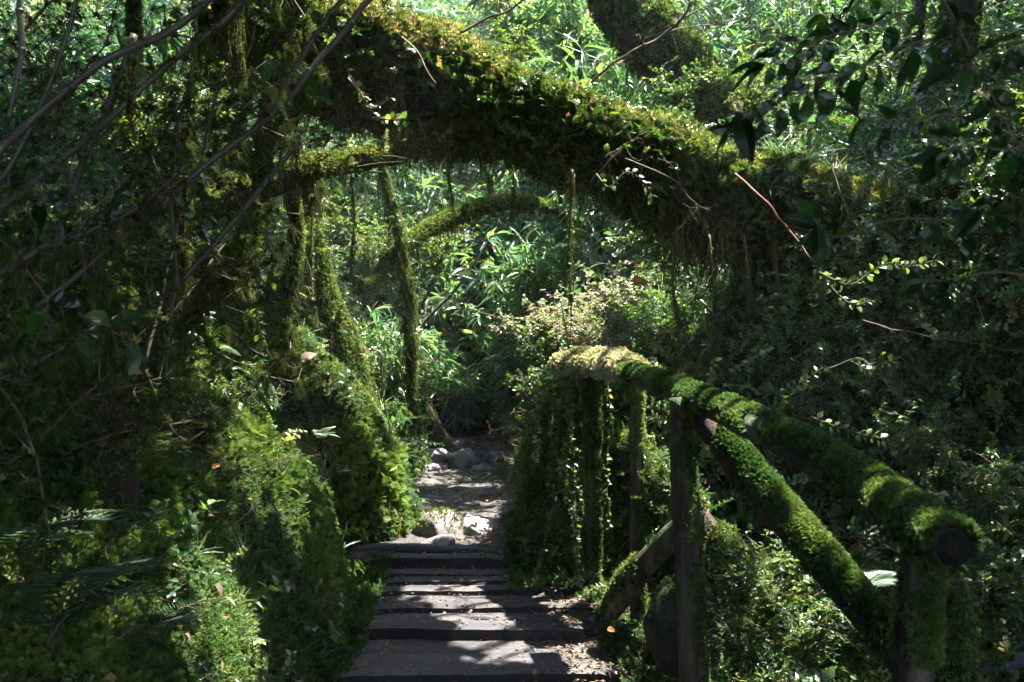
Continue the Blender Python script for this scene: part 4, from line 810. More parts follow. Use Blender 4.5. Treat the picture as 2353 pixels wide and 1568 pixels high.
# ---------------------------------------------------------------- ferns
def fern(loc, n, size, label, mat='fern', tms=FERN, tilt=.5, az=None, spread=6.28):
    o = thing('fern', loc, label, 'fern')
    for k in range(n):
        a = (U(0, 6.28) if az is None else az+(k/(max(n-1, 1))-.5)*spread); A = Acc()
        z = norm(np.array([math.cos(a)*-tilt*.4+U(-.1, .1), math.sin(a)*-tilt*.4, 1.]))
        A.inst(tms[k % len(tms)], np.zeros((1, 3)), [math.cos(a), math.sin(a), U(-.1, .2)], z, size*U(.8, 1.15), U(.3, .7)); A.build('frond', [mat, 'twig'], o)
def at_ground(px, Y, dz=0.):
    x = (px-1176.5)/F*Y; return np.array([x, Y, float(gz(x, Y))+dz])
fern(P(110, 1480, 2.7), 5, .62, 'big dark fern in the lower left corner', tms=FERN_OPEN, az=.5, spread=2.2)
fern(P(30, 1300, 3.1), 4, .55, 'second dark fern tight against the left edge', tms=FERN_OPEN, az=.3, spread=2.)
fern(P(330, 1480, 3.4), 6, .34, 'low fern in front of the bright moss', az=.5, spread=3.)
fern(P(1975, 1370, 4.1), 8, .3, 'pale sunlit fern between the brace and the near post', 'fern_pale', FERN_T, az=1.2, spread=3.4)
fern(P(925, 1040, 8.4), 4, .24, 'small pale fern at the foot of the left bank', 'fern', FERN_T)
fern(P(735, 1010, 6.6), 5, .2, 'tiny silvery fern on the left bank', 'fern_pale', FERN_T, az=-.6, spread=2.2)
fern(P(1165, 920, 12.5), 6, .5, 'shaded fern at the right bend of the path', 'fern', FERN_T)
fern(P(1180, 1230, 7.4), 4, .16, 'little fern growing out of the ivy bank', 'fern', FERN_T)
fern(P(1560, 690, 9), 5, .4, 'fern on the slope under the arch', 'fern', FERN_T)
fern(P(2230, 1330, 3.8), 5, .3, 'dim fern on the right slope beyond the rail end', 'fern', FERN_T)
fern(P(1390, 870, 7.4), 5, .2, 'small fern behind the cross rail', 'fern', FERN_T)

# ---------------------------------------------------------------- moss and undergrowth (nobody could count it)
def scatter(name, mats, n, wf, tms, size, label, tilt=.5, up=.3, lift=0., tone=None, per=True, cat=None):
    p, nn = terrain_pts(n, wf); A = Acc(); s = U(size[0], size[1], n)*np.clip(p[:, 1]/7., .45, 3.)**.75
    if lift: p = p+nn*lift*(U(0, 1, n)[:, None])
    for k in range(len(tms)):
        m = np.arange(n) % len(tms) == k
        A.grow(tms[k], p[m], nn[m]+[0, 0, up], s[m], None if tone is None else tone(p[m]), tilt)
    return tag(A.build(name, mats), label, cat or 'plants', None, 'stuff')
dist = lambda c: np.maximum(c[:, 1], 1.8)
notpath = lambda c: (off | (c[:, 1] > 18.6)).astype(float)
def tone_moss(p): return np.clip(.42+.4*noise(p, 2.3)+.2*noise(p, 9)+rng.normal(0, .1, len(p)), 0, 1)
scatter('moss', 'moss', 170000, lambda c, n: notpath(c)/dist(c)**1.7*(c[:, 1] < 21), TUFT, (.024, .062), 'soft green moss covering the banks and slopes', .5, .25, .02, tone_moss, cat='moss')
scatter('moss', 'moss', 34000, lambda c, n: notpath(c)/dist(c)**1.6*(noise(c, 1.6) > 0)*(c[:, 1] < 13)*(eL(c[:, 1])-c[:, 0] > 0), FEATHER, (.045, .09), 'feathery moss fronds overlapping on the left bank', .5, -.1, .03, tone_moss, cat='moss')
scatter('moss', 'starmoss', 9000, lambda c, n: notpath(c)/dist(c)**1.3*(noise(c+[3, 3, 0], 1.4) > .12)*(c[:, 1] < 12)*(c[:, 0] < 1.3), STAR, (.045, .08), 'upright star shaped moss in dark green cushions', .35, .6, .0, None, cat='moss')
scatter('undergrowth', ['leaf', 'twig'], 5600, lambda c, n: notpath(c)/dist(c)**1.2*np.where((c[:, 0] < -.8) & (c[:, 0] > -2.4) & (c[:, 1] < 10), .1, 1.)*(noise(c+[7, 0, 0], 1.2) > -.05)*(c[:, 1] < 15)*(c[:, 1] > 2.6), SPRIG, (.09, .24), 'small leaved creeping plants over the banks', .55, .6, 0, None, cat='undergrowth')
scatter('undergrowth', ['leaf_light', 'twig'], 1900, lambda c, n: notpath(c)/dist(c)**1.2*np.where((c[:, 0] < -.8) & (c[:, 0] > -2.4) & (c[:, 1] < 10), .08, 1.)*(noise(c+[1, 9, 0], 1.) > .05)*(c[:, 1] < 15)*(c[:, 1] > 2.6), SPRIG_R, (.09, .22), 'fresh round leaved seedlings among the moss', .55, .7, 0, None, cat='undergrowth')
scatter('undergrowth', ['fern', 'twig'], 900, lambda c, n: notpath(c)/dist(c)**1.*(c[:, 1] < 20)*(c[:, 1] > 3.4), FERN+FERN_T, (.14, .34), 'scattered low ferns across the slopes', .4, .7, 0, None, cat='undergrowth')
scatter('undergrowth', ['twig'], 1100, lambda c, n: notpath(c)/dist(c)**1.2*np.where((c[:, 0] < -.8) & (c[:, 0] > -2.4), .2, 1.)*(c[:, 1] < 16)*(c[:, 1] > 3), TWIG, (.15, .5), 'fine bare twigs tangled on the slopes', .8, .2, 0, None, cat='twigs')
scatter('grass', 'bamboo', 1500, lambda c, n: notpath(c)/dist(c)**1.1*(c[:, 0] > .8)*(c[:, 1] > 8)*(c[:, 1] < 18), GRASS, (.2, .45), 'arching grass on the slope behind the arch', .3, .8, 0, None, cat='grass')
rs = lambda c, n: (c[:, 0] > 1.)*(c[:, 1] < 11)*(c[:, 1] > 2.8)*notpath(c)/dist(c)**.8
scatter('undergrowth', ['leaf', 'twig'], 2300, rs, SPRIG+SPRIG_R, (.16, .4), 'leafy tangle filling the shaded right slope', .6, .5, .15, None, cat='undergrowth')
scatter('undergrowth', ['fern', 'twig'], 340, rs, FERN_T+FERN, (.2, .45), 'ferns crowding the shaded right slope', .5, .5, .05, None, cat='undergrowth')
scatter('moss', 'moss', 16000, lambda c, n: ((c[:, 1] > 6.6) & (c[:, 1] < 8.5) & (c[:, 0] > 0) & (c[:, 0] < 1.5)).astype(float), FEATHER+TUFT, (.05, .11), 'thick moss cloaking the block of bank beside the path', .6, -.1, .04, tone_moss, cat='moss')
LV = [leaf_t(.3, 3, f, d_) for f, d_ in ((.5, .5), (.2, .2), (.8, .7))]
p, nn = terrain_pts(1500, lambda c, n: notpath(c)/dist(c)**1.5*(c[:, 1] < 11)); A = Acc()
for k in range(3): A.inst(LV[k], p[k::3]+nn[k::3]*U(.01, .06, len(p[k::3]))[:, None], norm(rng.normal(0, 1, (len(p[k::3]), 3))), norm(nn[k::3]+rng.normal(0, .4, (len(p[k::3]), 3))), U(.02, .06, len(p[k::3])))
tag(A.build('leaf_litter', 'litter'), 'brown leaves caught in the moss of the banks', 'litter', None, 'stuff')
A = Acc(); q = P(2192, 1262, 2.12); k = rng.integers(0, 90, 60); q = np.stack([np.linspace(P(2190, 1215, 2.13)[i], P(1620, 900, 4.15)[i], 90)[k] for i in range(3)], -1)
A.inst(LV[0], q+rng.normal(0, .012, q.shape)*[1, 1, .2]+[0, 0, .012], norm(rng.normal(0, 1, q.shape)*[1, 1, .2]), norm([0, 0, 1.]+rng.normal(0, .3, q.shape)), U(.006, .018, len(q)))
tag(A.build('leaf_litter', 'litter'), 'crumbs of dead leaf lying on the handrail moss', 'litter', None, 'stuff')
broad = sprig(5, 1, leaf_t(.3, 4, .35, .35), .34, 5, .5)
scatter('undergrowth', ['leaf', 'twig'], 260, lambda c, n: notpath(c)/dist(c)**1.2*(c[:, 1] < 12)*(c[:, 1] > 2.8), [broad], (.16, .32), 'broad leaved plants dotted over the banks', .4, .8, 0, None, cat='undergrowth')
scatter('undergrowth', ['bamboo', 'twig'], 240, lambda c, n: notpath(c)/dist(c)**1.2*(c[:, 1] < 12)*(c[:, 1] > 2.8), GRASS, (.14, .34), 'grass tufts sprouting from the banks', .3, .8, 0, None, cat='grass')
scatter('undergrowth', ['leaf', 'twig'], 900, lambda c, n: ((c[:, 1] > 6.7) & (c[:, 1] < 7.6) & (c[:, 0] > .05) & (c[:, 0] < 1.3)).astype(float), SPRIG, (.1, .22), 'ivy hanging over the face of the bank right of the path', .6, -.9, .05, None, cat='ivy')
# far slope
scatter('foliage', ['leaf_back', 'twig'], 7500, lambda c, n: notpath(c)/dist(c)**1.*(c[:, 1] > 9.5)*(c[:, 1] < 36)*((c[:, 1] > 18.2) | (c[:, 0] > 1.) | (c[:, 0] < -3)), SPRIG+SPRIG_R, (.22, .55), 'massed shrubs on the hillside behind the arch', .5, .8, .4, None, cat='foliage')
scatter('foliage', ['bamboo', 'cane'], 4200, lambda c, n: notpath(c)/dist(c)**.8*(c[:, 1] > 11.5)*((c[:, 1] > 18.5) | (c[:, 0] > 1.3) | (c[:, 0] < -4)), BAMBOO, (.5, 1.3), 'thicket of bamboo covering the far hillside', .35, 1.2, .6, None, cat='bamboo')

# countable bamboo plants over the bend of the path: one built, then copies with parts
def bamboo_plant(label, group):
    o = thing('bamboo', (0, 0, 0), label, 'bamboo', group); A = Acc(); B = Acc()
    g = np.random.default_rng(77)
    for k in range(9):
        a = g.uniform(0, 6.28); h = g.uniform(1.2, 2.1); lean = g.uniform(.25, .7); ts = np.linspace(0, 1, 9)
        cx = np.stack([math.cos(a)*lean*h*ts**2, math.sin(a)*lean*h*ts**2, h*(ts-.25*lean*ts**2)], -1); tube(B, cx, .009*(1-.7*ts), 5, .5, 0)
        for j in range(2, 9):
            for r_ in range(3):
                b = g.uniform(0, 6.28); bd = norm(np.array([math.cos(b), math.sin(b), .4])); e = cx[j]+bd*g.uniform(.1, .3); tube(B, np.array([cx[j], (cx[j]+e)/2+[0, 0, .01], e]), .003, 3, .5, 0, cap=False)
                for q in range(7):
                    A.inst(LEAF_B, (cx[j]+(e-cx[j])*g.uniform(.3, 1.))[None], norm(bd+g.normal(0, .6, 3)+[0, 0, -.45]), norm(np.array([0, -.3, 1.])+g.normal(0, .5, 3)), g.uniform(.15, .32), g.uniform(0, 1))
    B.build('culms', 'cane', o); A.build('leaves', 'bamboo_near', o); return o
def copy_tree(o):
    c = o.copy(); C.objects.link(c)
    for ch in o.children: d = ch.copy(); C.objects.link(d); d.parent = c
    return c
bam = bamboo_plant('', 'bamboo plants leaning over the bend of the path'); first = True
for (px, py, Y, s, lab) in [(1230, 760, 14, .95, 'leafy bamboo leaning over the path at the dark stump'), (1330, 740, 13, .9, 'bamboo under the dense hanging vine'), (1440, 720, 13.5, 1., 'bamboo framed by the middle of the arch'),
        (1530, 700, 12.5, .9, 'bamboo right of the orange leaf'), (1370, 690, 15, 1.2, 'taller bamboo behind the vine'), (1250, 680, 16, 1.2, 'high bamboo above the path end'), (1180, 700, 17, 1., 'far bamboo behind the leaning poles'),
        (900, 720, 11, .65, 'small bamboo with striped leaves on the left bank'), (1480, 660, 15.5, 1.2, 'bamboo deepest under the right of the arch'), (1600, 640, 14, 1.1, 'bamboo behind the hanging roots'), (1290, 740, 12.2, .85, 'lowest bamboo left of the dense vine'), (1400, 700, 11.6, .8, 'nearest bamboo above the sunlit shrubs'), (1180, 740, 15.5, 1., 'bamboo drooping over the dark stump'), (1240, 720, 12.8, 1., 'bamboo arching toward the leaning poles'), (1340, 700, 14.5, 1.3, 'bamboo rising behind the lowest one'), (1450, 690, 12.4, .95, 'bamboo behind the orange leaf'), (1130, 700, 19, 1.3, 'farthest bamboo above the hollow at the path end'), (1060, 690, 16.5, 1., 'bamboo behind the left leaning pole'),
        (2010, 300, 12.5, 1.2, 'bamboo left of the slender trunk at upper right'), (2150, 330, 13.5, 1.3, 'bamboo between the two right trunks'), (1900, 360, 13, 1., 'bamboo behind the big drooping leaves'),
        (1700, 160, 17, 1.5, 'sunny bamboo high behind the leaning trunk'), (1800, 90, 19, 1.7, 'sunny bamboo at the top right of the hillside'), (1980, 60, 18, 1.6, 'sunny bamboo near the distant slim trunk'), (1200, 90, 14, 1., 'bamboo above the left half of the fallen tree'), (1320, 130, 15, 1.1, 'bamboo left of the leaning trunk')]:
    o = bam if first else copy_tree(bam); first = False
    o['label'] = lab; q_ = P(px, py, Y); q_[2] = float(gz(q_[0], q_[1]))-.1 if py > 500 else q_[2]-.5*s; o.location = q_; o.rotation_euler = (U(-.1, .1), U(-.1, .1), U(0, 6.28)); o.scale = (s, s, s)

# shrubs: each a thing > stems, leaves
def shrub(px, py, Y, size, label, leafm='leaf', leaf=LEAF_S, ls=.035, n=10, seed=0, arch=1., dens=1., stem='twig', cat='shrub'):
    g = np.random.default_rng(seed+100); base = P(px, py, Y); o = thing('shrub', base, label, cat); A = Acc(); B = Acc(); PP = []; DD = []
    for k in range(n):
        a = g.uniform(0, 6.28); h = size*g.uniform(.6, 1.1); lean = g.uniform(.2, .9)*arch; ts = np.linspace(0, 1, 8)
        cx = np.stack([math.cos(a)*lean*h*ts**1.6, math.sin(a)*lean*h*ts**1.6, h*(ts-.35*lean*ts**2)], -1)+g.normal(0, .006, (8, 3)); tube(B, cx, .005*size**.5*(1.1-ts)+.0012, 4, g.uniform(.3, .8), 0, cap=False)
        for j in range(1, 8):
            for r_ in range(2):
                d = norm(g.normal(0, 1, 3)+[0, 0, .5]); l = size*g.uniform(.15, .38); pts = np.array([cx[j], cx[j]+d*l*.5, cx[j]+d*l+[0, 0, -.1*l]]); tube(B, pts, [.002, .0015, .0008], 3, g.uniform(.3, .8), 0, cap=False)
                m = int(9*dens); t = g.uniform(.1, 1., m); q = cx[j]+d*l*t[:, None]-np.array([0, 0, .1*l])*(t**2)[:, None]; PP.append(q); DD.append(norm(d*.5+g.normal(0, 1, (m, 3))*[1, 1, .45]))
    q = np.concatenate(PP); d = np.concatenate(DD); A.inst(leaf, q, d, norm(np.array([0, 0, 1.])+g.normal(0, .4, d.shape)), g.uniform(.6, 1.2, len(q))*ls)
    B.build('stems', stem, o); A.build('leaves', leafm, o); return o
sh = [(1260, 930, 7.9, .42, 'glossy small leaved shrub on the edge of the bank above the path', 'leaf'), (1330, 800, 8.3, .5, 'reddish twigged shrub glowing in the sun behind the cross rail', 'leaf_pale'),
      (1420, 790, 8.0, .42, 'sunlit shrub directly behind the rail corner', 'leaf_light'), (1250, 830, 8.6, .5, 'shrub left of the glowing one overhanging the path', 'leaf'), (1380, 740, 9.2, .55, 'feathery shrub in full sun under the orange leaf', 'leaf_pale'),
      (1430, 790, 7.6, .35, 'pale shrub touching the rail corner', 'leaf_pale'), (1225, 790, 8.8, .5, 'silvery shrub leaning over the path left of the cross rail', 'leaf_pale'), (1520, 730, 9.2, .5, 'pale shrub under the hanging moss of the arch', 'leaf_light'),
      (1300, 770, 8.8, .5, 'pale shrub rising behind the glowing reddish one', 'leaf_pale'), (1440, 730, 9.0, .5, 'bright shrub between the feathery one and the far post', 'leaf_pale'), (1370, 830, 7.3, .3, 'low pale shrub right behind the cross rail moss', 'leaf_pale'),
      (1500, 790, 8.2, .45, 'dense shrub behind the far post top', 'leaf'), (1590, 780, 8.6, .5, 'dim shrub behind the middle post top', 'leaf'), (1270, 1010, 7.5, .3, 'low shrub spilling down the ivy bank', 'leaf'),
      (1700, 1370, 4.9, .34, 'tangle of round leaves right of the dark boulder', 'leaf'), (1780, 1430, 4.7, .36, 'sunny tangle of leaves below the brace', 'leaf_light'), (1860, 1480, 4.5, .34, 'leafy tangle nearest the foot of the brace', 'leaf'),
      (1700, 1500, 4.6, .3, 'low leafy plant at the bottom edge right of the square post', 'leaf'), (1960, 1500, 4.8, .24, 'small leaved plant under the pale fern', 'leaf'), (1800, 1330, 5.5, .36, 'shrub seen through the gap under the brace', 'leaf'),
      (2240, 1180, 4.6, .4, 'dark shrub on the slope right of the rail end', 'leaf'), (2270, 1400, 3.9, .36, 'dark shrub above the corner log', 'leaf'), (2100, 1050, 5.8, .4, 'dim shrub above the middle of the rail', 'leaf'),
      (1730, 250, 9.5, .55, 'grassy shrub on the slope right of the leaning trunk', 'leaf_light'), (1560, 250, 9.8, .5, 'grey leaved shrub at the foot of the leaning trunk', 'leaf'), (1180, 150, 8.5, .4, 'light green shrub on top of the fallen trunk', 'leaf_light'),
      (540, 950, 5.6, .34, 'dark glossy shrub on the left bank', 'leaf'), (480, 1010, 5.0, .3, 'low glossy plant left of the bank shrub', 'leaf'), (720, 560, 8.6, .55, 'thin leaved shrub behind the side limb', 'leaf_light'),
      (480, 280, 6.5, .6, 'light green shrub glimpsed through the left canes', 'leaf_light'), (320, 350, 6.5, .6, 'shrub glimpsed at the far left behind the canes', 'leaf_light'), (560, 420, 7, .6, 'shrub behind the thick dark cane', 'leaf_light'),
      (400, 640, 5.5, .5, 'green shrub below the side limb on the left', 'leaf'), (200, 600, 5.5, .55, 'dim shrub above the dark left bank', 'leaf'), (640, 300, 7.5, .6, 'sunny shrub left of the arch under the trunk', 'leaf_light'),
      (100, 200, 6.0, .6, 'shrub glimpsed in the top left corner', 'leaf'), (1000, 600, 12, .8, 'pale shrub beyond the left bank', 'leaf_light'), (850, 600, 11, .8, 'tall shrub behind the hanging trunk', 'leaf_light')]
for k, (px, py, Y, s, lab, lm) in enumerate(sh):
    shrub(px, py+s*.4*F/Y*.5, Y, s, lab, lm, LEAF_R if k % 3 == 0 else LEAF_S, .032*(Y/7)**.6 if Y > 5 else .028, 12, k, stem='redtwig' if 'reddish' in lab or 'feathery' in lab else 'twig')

# single eye-catching leaves
def single_leaf(px, py, Y, size, d, label, mat):
    A = Acc(); A.inst(leaf_t(.36, 6, .45, .35), np.zeros((1, 3)), norm(np.array(d, float)), norm(np.array([.1, -.6, .7])), size, .8); o = A.build('fallen_leaf', mat); o.location = P(px, py, Y); tag(o, label, 'leaf')
single_leaf(1450, 648, 7.4, .14, (1, .1, .05), 'orange leaf caught in the twigs under the arch', 'rust')
single_leaf(1385, 800, 7.6, .11, (-.2, .1, -1), 'red leaf hanging behind the rail corner', 'rust')
single_leaf(692, 832, 5.9, .1, (.7, .1, .6), 'pale yellow leaf standing on the left bank', 'litter')
single_leaf(486, 1075, 4.8, .04, (.7, .1, .3), 'tiny orange leaf on the dark left moss', 'rust')
single_leaf(1395, 1448, 5.2, .05, (1, .3, 0), 'red leaf on the litter beside the steps', 'rust')

# leaf litter on path and steps
A = Acc(); n = 7000
y = 4.5+11*U(0, 1, n)**1.7; x = eL(y)+(eR(y)-eL(y))*np.where(U(0, 1, n) < .45, U(.72, 1.05, n), U(0, 1, n))
def stepz(x, y):
    z = pz(y)+.03
    for (a, b, c, d_, t) in ((-1., .62, 4.3, 5.16, -.045), (-1.02, .66, 5.24, 5.6, .004), (-1., .6, 5.6, 5.85, 0), (-.93, .42, 5.84, 6.03, .074), (-.9, .52, 6.03, 6.2, .066), (-.9, .55, 6.2, 6.36, .093), (-.89, .5, 6.36, 6.53, .088), (-.88, .5, 6.54, 6.7, .117), (-.88, .36, 6.7, 6.86, .14), (-.9, .16, 6.86, 7.03, .15), (-1., -.06, 7.03, 7.2, .222)):
        z = np.where((x > a) & (x < b) & (y > c) & (y < d_), t, z)
    return z
z = stepz(x, y)+.006
A.inst(LEAF_R, np.stack([x, y, z], -1), norm(rng.normal(0, 1, (n, 3))*[1, 1, .12]), norm(np.array([0, 0, 1.])+rng.normal(0, .22, (n, 3))), U(.007, .034, n)*np.clip(y/7, .7, 2))
n2 = 2600; x = .35+U(-.25, .7, n2)+0; y = U(4.6, 6.9, n2); ok = x > np.interp(y, [4.5, 6.2, 6.9], [.3, .25, .05]); x, y = x[ok], y[ok]; z = np.maximum(stepz(x, y), gz(x, y))+.01
A.inst(LEAF_S, np.stack([x, y, z], -1), norm(rng.normal(0, 1, (len(x), 3))*[1, 1, .2]), norm(np.array([0, 0, 1.])+rng.normal(0, .3, (len(x), 3))), U(.015, .045, len(x)))
tag(A.build('leaf_litter', 'litter'), 'dry leaves and crumbs strewn over the path and steps', 'litter', None, 'stuff')
A = Acc(); n = 1900; x = np.where(U(0, 1, n) < .5, U(.15, 1.0, n), U(-.9, .8, n)); y = U(4.6, 7.0, n); z = np.maximum(gz(x, y), stepz(x, y))+.005
A.inst(dead_twig(9, 1), np.stack([x, y, z], -1), norm(np.stack([U(-.2, .2, n), U(-.2, .2, n), np.ones(n)], -1)), norm(rng.normal(0, 1, (n, 3))*[1, 1, .1]), U(.05, .16, n)); 
x = U(-.95, -.7, 260); y = U(4.5, 7.2, 260); 
A.inst(dead_twig(9, 1), np.stack([x, y, stepz(x, y)+.01], -1), [0, 0, 1.], norm(rng.normal(0, 1, (260, 3))*[1, 1, .1]), U(.05, .12, 260)); tag(A.build('leaf_litter', 'twig'), 'broken twigs and needles piled along the edges of the steps', 'litter', None, 'stuff')
A = Acc(); n = 2600; y = U(4.7, 7.1, n); x = np.where(U(0, 1, n) < .5, U(-1.1, -.86, n), np.interp(y, [4.5, 6.3, 7], [.72, .6, .2])+U(-.1, .35, n)); z = np.maximum(gz(x, y), stepz(x, y))
A.grow(STAR[0], np.stack([x, y, z], -1), [0, 0, 1.], U(.03, .07, n), None, .5); A.grow(TUFT[0], np.stack([x, y, z], -1)+rng.normal(0, .02, (n, 3))*[1, 1, 0], [0, 0, 1.], U(.02, .045, n), None, .5)
tag(A.build('moss', 'starmoss'), 'small moss cushions fringing the ends of the treads', 'moss', None, 'stuff')

# ---------------------------------------------------------------- canopy overhead, unseen: crowns added for shade, gaps cut where sun patches are wanted
EL, AZ = math.radians(69), math.radians(58)   # azimuth: from +Y towards +X
SUN = np.array([math.sin(AZ)*math.cos(EL), math.cos(AZ)*math.cos(EL), math.sin(EL)])
lit = [(830, 60, 7.5, .45), (920, 90, 7.5, .45), (1040, 150, 7.6, .45), (1200, 195, 7.7, .35), (1310, 235, 7.7, .45), (1400, 290, 7.7, .25), (1540, 300, 7.7, .5), (1640, 350, 7.8, .35), (1760, 420, 7.8, .3), (740, 20, 7.4, .4), (800, 370, 6.7, .35), (700, 300, 7.5, .5),
       (1380, 845, 6.5, .5), (1330, 760, 8.3, .85), (1400, 720, 8.6, .85), (1290, 800, 8.3, .5), (1350, 620, 12.5, 1.5), (1250, 830, 8.3, .3), (1450, 760, 8.3, .35), (1500, 1075, 6.1, .16), (1540, 1110, 6.0, .12), (1620, 920, 4.3, .16), (1700, 960, 3.8, .1), (1500, 870, 5.3, .12),
       (1400, 1400, 5.9, .45), (1330, 1440, 5.7, .2), (1080, 1500, 5.5, .03), (1330, 1380, 6.0, .18), (1440, 1440, 5.6, .2), (1320, 1475, 5.5, .06), (1080, 1262, 7.3, .2),
       (1110, 1215, 7.9, .34), (1000, 1240, 7.5, .16), (1050, 1190, 8.2, .12), (1150, 1045, 12.4, .4), (1060, 1050, 12.2, .14), (1050, 985, 16.5, .3), (1030, 1130, 10.2, .08),
       (470, 480, 7, .4), (520, 620, 6.5, .35), (640, 660, 7, .35), (420, 560, 6.5, .3), (680, 1080, 5.6, .1), (880, 1150, 7.7, .1), (850, 1080, 7.7, .22), (2120, 1190, 2.3, .04), (2200, 800, 7, .03), (1850, 800, 7.3, .05), (1680, 800, 7.5, .05), (1500, 930, 7, .1), (690, 840, 6.2, .3), (720, 930, 6.4, .3), (740, 1060, 6.4, .25), (660, 1180, 5.2, .12), (900, 960, 8.4, .25), (960, 960, 8.7, .15), (900, 1080, 7.8, .22), (850, 1020, 7.8, .15), (930, 1180, 7.6, .1), (580, 830, 5.4, .14), (480, 1290, 4.0, .16), (440, 1380, 3.9, .13), (400, 1300, 3.9, .08), (540, 1330, 4.2, .08), (460, 1530, 3.7, .1), (560, 1060, 5.2, .14),
       (1075, 790, 15, .7), (1060, 930, 17, .6), (1150, 900, 17, .5), (1120, 760, 18, .7), (980, 880, 13.5, .4), (1100, 850, 14.5, .2), (1350, 560, 13, 1.3), (1450, 500, 13.5, 1.2), (1250, 620, 14, .7), (1550, 620, 12.5, .6), (1500, 680, 9.5, .4),
       (1750, 1360, 4.9, .06), (1830, 1440, 4.6, .1), (1990, 1330, 4.1, .22), (2020, 1480, 3.8, .08), (1950, 620, 5.9, .12), (2080, 610, 5.8, .16), (2010, 690, 6, .12), (1470, 1330, 6.0, .08), (1640, 620, 8.2, .12),
       (1330, 1150, 6.7, .1), (1320, 1250, 6.6, .12), (1290, 1300, 6.6, .1), (1240, 960, 7.4, .25), (1300, 1000, 6.8, .3), (1300, 1180, 6.7, .25), (900, 1120, 7.7, .35), (820, 1000, 7.6, .2), (1210, 1080, 7.3, .12), (560, 300, 7.2, .5), (450, 270, 6.8, .35), (640, 460, 7.8, .4), (760, 520, 8.5, .45), (880, 600, 9.6, .4), (990, 450, 11.5, .6), (540, 60, 3.6, .1),
       (1600, 260, 9.8, .5), (1500, 300, 9.5, .35), (1850, 330, 10, .8), (2000, 400, 10.5, .6), (1480, 30, 11, .3)]
litP = np.array([P(a, b, c) for a, b, c, d in lit]); litR = np.array([d for *_, d in lit])
n = 42000
cx_ = U(-9, 18, n); cy_ = U(-8, 30, n); lowz = np.maximum(4.9, CZ+.36*np.maximum(cy_, 0)+1.0); cz_ = lowz+U(0, 2.2, n)
cc = np.stack([cx_, cy_, cz_], -1)
wl = 4200; side = rng.choice(3, wl, p=[.22, .58, .2])       # leafy walls of unseen forest behind and beside the viewpoint, added to darken the shade
wx = np.where(side == 0, U(-9, 12, wl), np.where(side == 1, U(-7.5, -4.6, wl), U(6., 9., wl))); wy = np.where(side == 0, U(-6.5, -3.2, wl), np.where(side == 1, U(-6, 7, wl), U(-6, 5, wl)))
cc = np.vstack([cc, np.stack([wx, wy, gz(wx, wy)+U(0, 6.5, wl)], -1)])
ex = 900; e0 = np.stack([U(-1.3, .35, ex), U(4.4, 6.7, ex), U(0, .3, ex)], -1); cc = np.vstack([cc, e0+SUN*((U(5.2, 7, ex)-e0[:, 2])/SUN[2])[:, None]])  # extra unseen clusters added to shade the steps
e0 = np.stack([U(-3.4, -1.6, 1200), U(2.6, 5.2, 1200), U(1, 1.8, 1200)], -1); cc = np.vstack([cc, e0+SUN*((U(5.2, 7, 1200)-e0[:, 2])/SUN[2])[:, None]])  # more unseen clusters added to shade the left bank
keep = np.ones(len(cc), bool)
for p, r in zip(litP, litR):
    v = cc-p; t = v@SUN; dd = np.linalg.norm(v-t[:, None]*SUN, axis=1); keep &= ~((dd < r+.24) & (t > 0))
g0 = cc-SUN*((cc[:, 2]-1.5)/SUN[2])[:, None]      # where the cluster's shade lands
keep &= U(0, 1, len(cc)) < np.where(g0[:, 0] < -2.2, np.interp(g0[:, 1], [9, 13, 17, 25], [1., .75, .2, .05]), np.interp(g0[:, 1], [7.6, 9.5, 12, 25], [1., .4, .1, .03]))
keep &= ~((cc[:, 1] > .5) & (cc[:, 2] < CZ+.36*cc[:, 1]+.7) & (np.abs(cc[:, 0]) < .56*cc[:, 1]+.6))
keep &= ~((noise(cc, 1.6) > .62))
keep &= ~((g0[:, 0] > 1.6) & (U(0, 1, len(cc)) < .12))
cc = cc[keep]
trees_xy = [(o, xy) for o, xy in trees]
for (x, y, r, lab) in ((-4.6, 1.5, .3, 'unseen tree added left of the steps to carry the shading canopy'), (6.6, 2.2, .3, 'unseen tree added right of the handrail to carry the shading canopy'), (-5.5, 10., .28, 'unseen tree added on top of the left bank to carry the shading canopy')):  # trees out of view, added to hold the shade canopy
    h = 7.5; ts = np.linspace(0, 1, 14); pp = np.stack([x+.5*ts*noise(np.stack([ts, ts*0, ts*0+x], -1), 2), y+.3*ts, gz(x, y)-.2+h*ts], -1)
    o = thing('tree', (x, y, float(gz(x, y))), lab, 'tree'); A = Acc(); tube(A, pp, r*(1-.45*ts), 12, .5, 0, .15, 3); A.build('trunk', 'bark', o, (x, y, float(gz(x, y)))); trees_xy.append((o, np.array([x, y])))
TX = np.array([xy for o, xy in trees_xy]); own = np.argmin(((cc[:, None, :2]-TX[None])**2).sum(-1), 1)
g = np.random.default_rng(3); A = Acc()
for k in range(16):
    d = norm(g.normal(0, 1, 3)*[1, 1, .4]); A.inst(leaf_t(.33, 1, .2, .1), (g.normal(0, .13, 3)*[1, 1, .7])[None], d, norm(np.array([0, 0, 1.])+g.normal(0, .4, 3)), g.uniform(.13, .2), g.uniform(0, 1))
CL = A.tmpl()
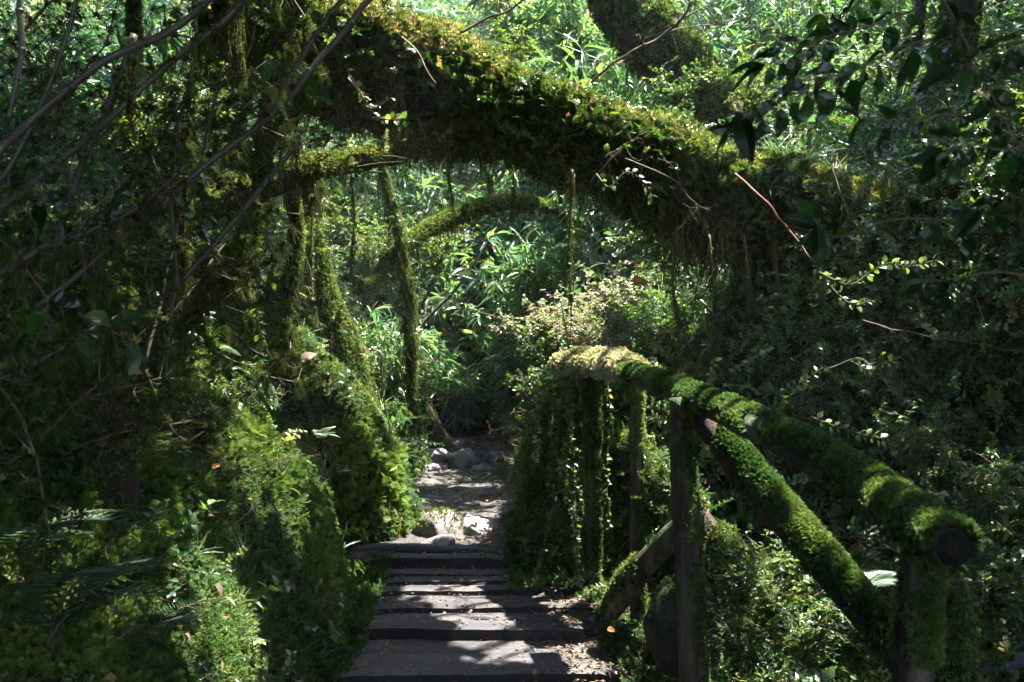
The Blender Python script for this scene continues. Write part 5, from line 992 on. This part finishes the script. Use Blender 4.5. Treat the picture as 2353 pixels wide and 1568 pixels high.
for k, (o, xy) in enumerate(trees_xy):
    q = cc[own == k]
    if len(q) == 0: continue
    l = np.array(o.location); A = Acc(); A.grow(CL, q, [0, 0, 1.], U(.8, 1.25, len(q)), None, .25)
    # limbs reaching from the stem into the crown
    B = Acc(); top = np.array([xy[0], xy[1], max(5.5, CZ+.36*xy[1]+.4)])
    for e in q[:: max(1, len(q)//14)]:
        mid = (top+e)/2+[0, 0, .3]; tube(B, resample([top, mid, e], 8), np.linspace(.05, .012, 8), 5, .4)
    A.build('shade_crown', 'canopy', o, l); B.build('limbs', 'bark', o, l)

# ---------------------------------------------------------------- humid air
A = Acc(); hx, hy, hz_ = (-30, 30), (-16, 45), (-4, 30)
hv = np.array([[x, y, z] for x in hx for y in hy for z in hz_]); A.add(hv, [[0, 1, 3], [0, 3, 2], [4, 6, 7], [4, 7, 5], [0, 4, 5], [0, 5, 1], [2, 3, 7], [2, 7, 6], [0, 2, 6], [0, 6, 4], [1, 5, 7], [1, 7, 3]])
hm, hN, hL = new_mat('haze'); M['haze'] = hm; pv = hN.new('ShaderNodeVolumePrincipled'); pv.inputs['Color'].default_value = (.85, .93, 1, 1); pv.inputs['Density'].default_value = .0007; pv.inputs['Anisotropy'].default_value = .1
ho = hN.new('ShaderNodeOutputMaterial'); hL.new(pv.outputs[0], ho.inputs['Volume']); tag(A.build('haze', 'haze'), 'faint humid haze hanging under the trees', 'haze', None, 'stuff')

# ---------------------------------------------------------------- light, sky, camera
w = bpy.data.worlds.new("World"); scene.world = w; w.use_nodes = True; N = w.node_tree.nodes; L = w.node_tree.links
sky = N.new('ShaderNodeTexSky'); sky.sky_type = 'NISHITA'; sky.sun_disc = False; sky.sun_elevation = EL; sky.sun_rotation = AZ
bg = N['Background']; L.new(sky.outputs[0], bg.inputs[0]); bg.inputs[1].default_value = .15
sl = bpy.data.lights.new('sun', 'SUN'); sl.energy = 5.; sl.angle = math.radians(.55); sl.color = (1, .94, .85)
so = bpy.data.objects.new('sun', sl); C.objects.link(so); so.rotation_euler = Vector(SUN).to_track_quat('Z', 'Y').to_euler(); so.location = (5, 8, 15)
cam = bpy.data.cameras.new('camera'); co = bpy.data.objects.new('camera', cam); C.objects.link(co); scene.camera = co
co.location = (0, 0, CZ); co.rotation_euler = (math.radians(90), 0, 0); cam.sensor_width = 36; cam.lens = F/2353*36
cam.clip_start = .05; cam.clip_end = 300
cam.dof.use_dof = True; cam.dof.focus_distance = 6.6; cam.dof.aperture_fstop = 5.6
scene.view_settings.view_transform = 'Standard'; scene.view_settings.look = 'None'; scene.view_settings.exposure = 3.25; scene.view_settings.gamma = 1
scene.cycles.max_bounces = 6; scene.cycles.diffuse_bounces = 4; scene.cycles.transmission_bounces = 4; scene.cycles.glossy_bounces = 2
scene.cycles.sample_clamp_indirect = 4.
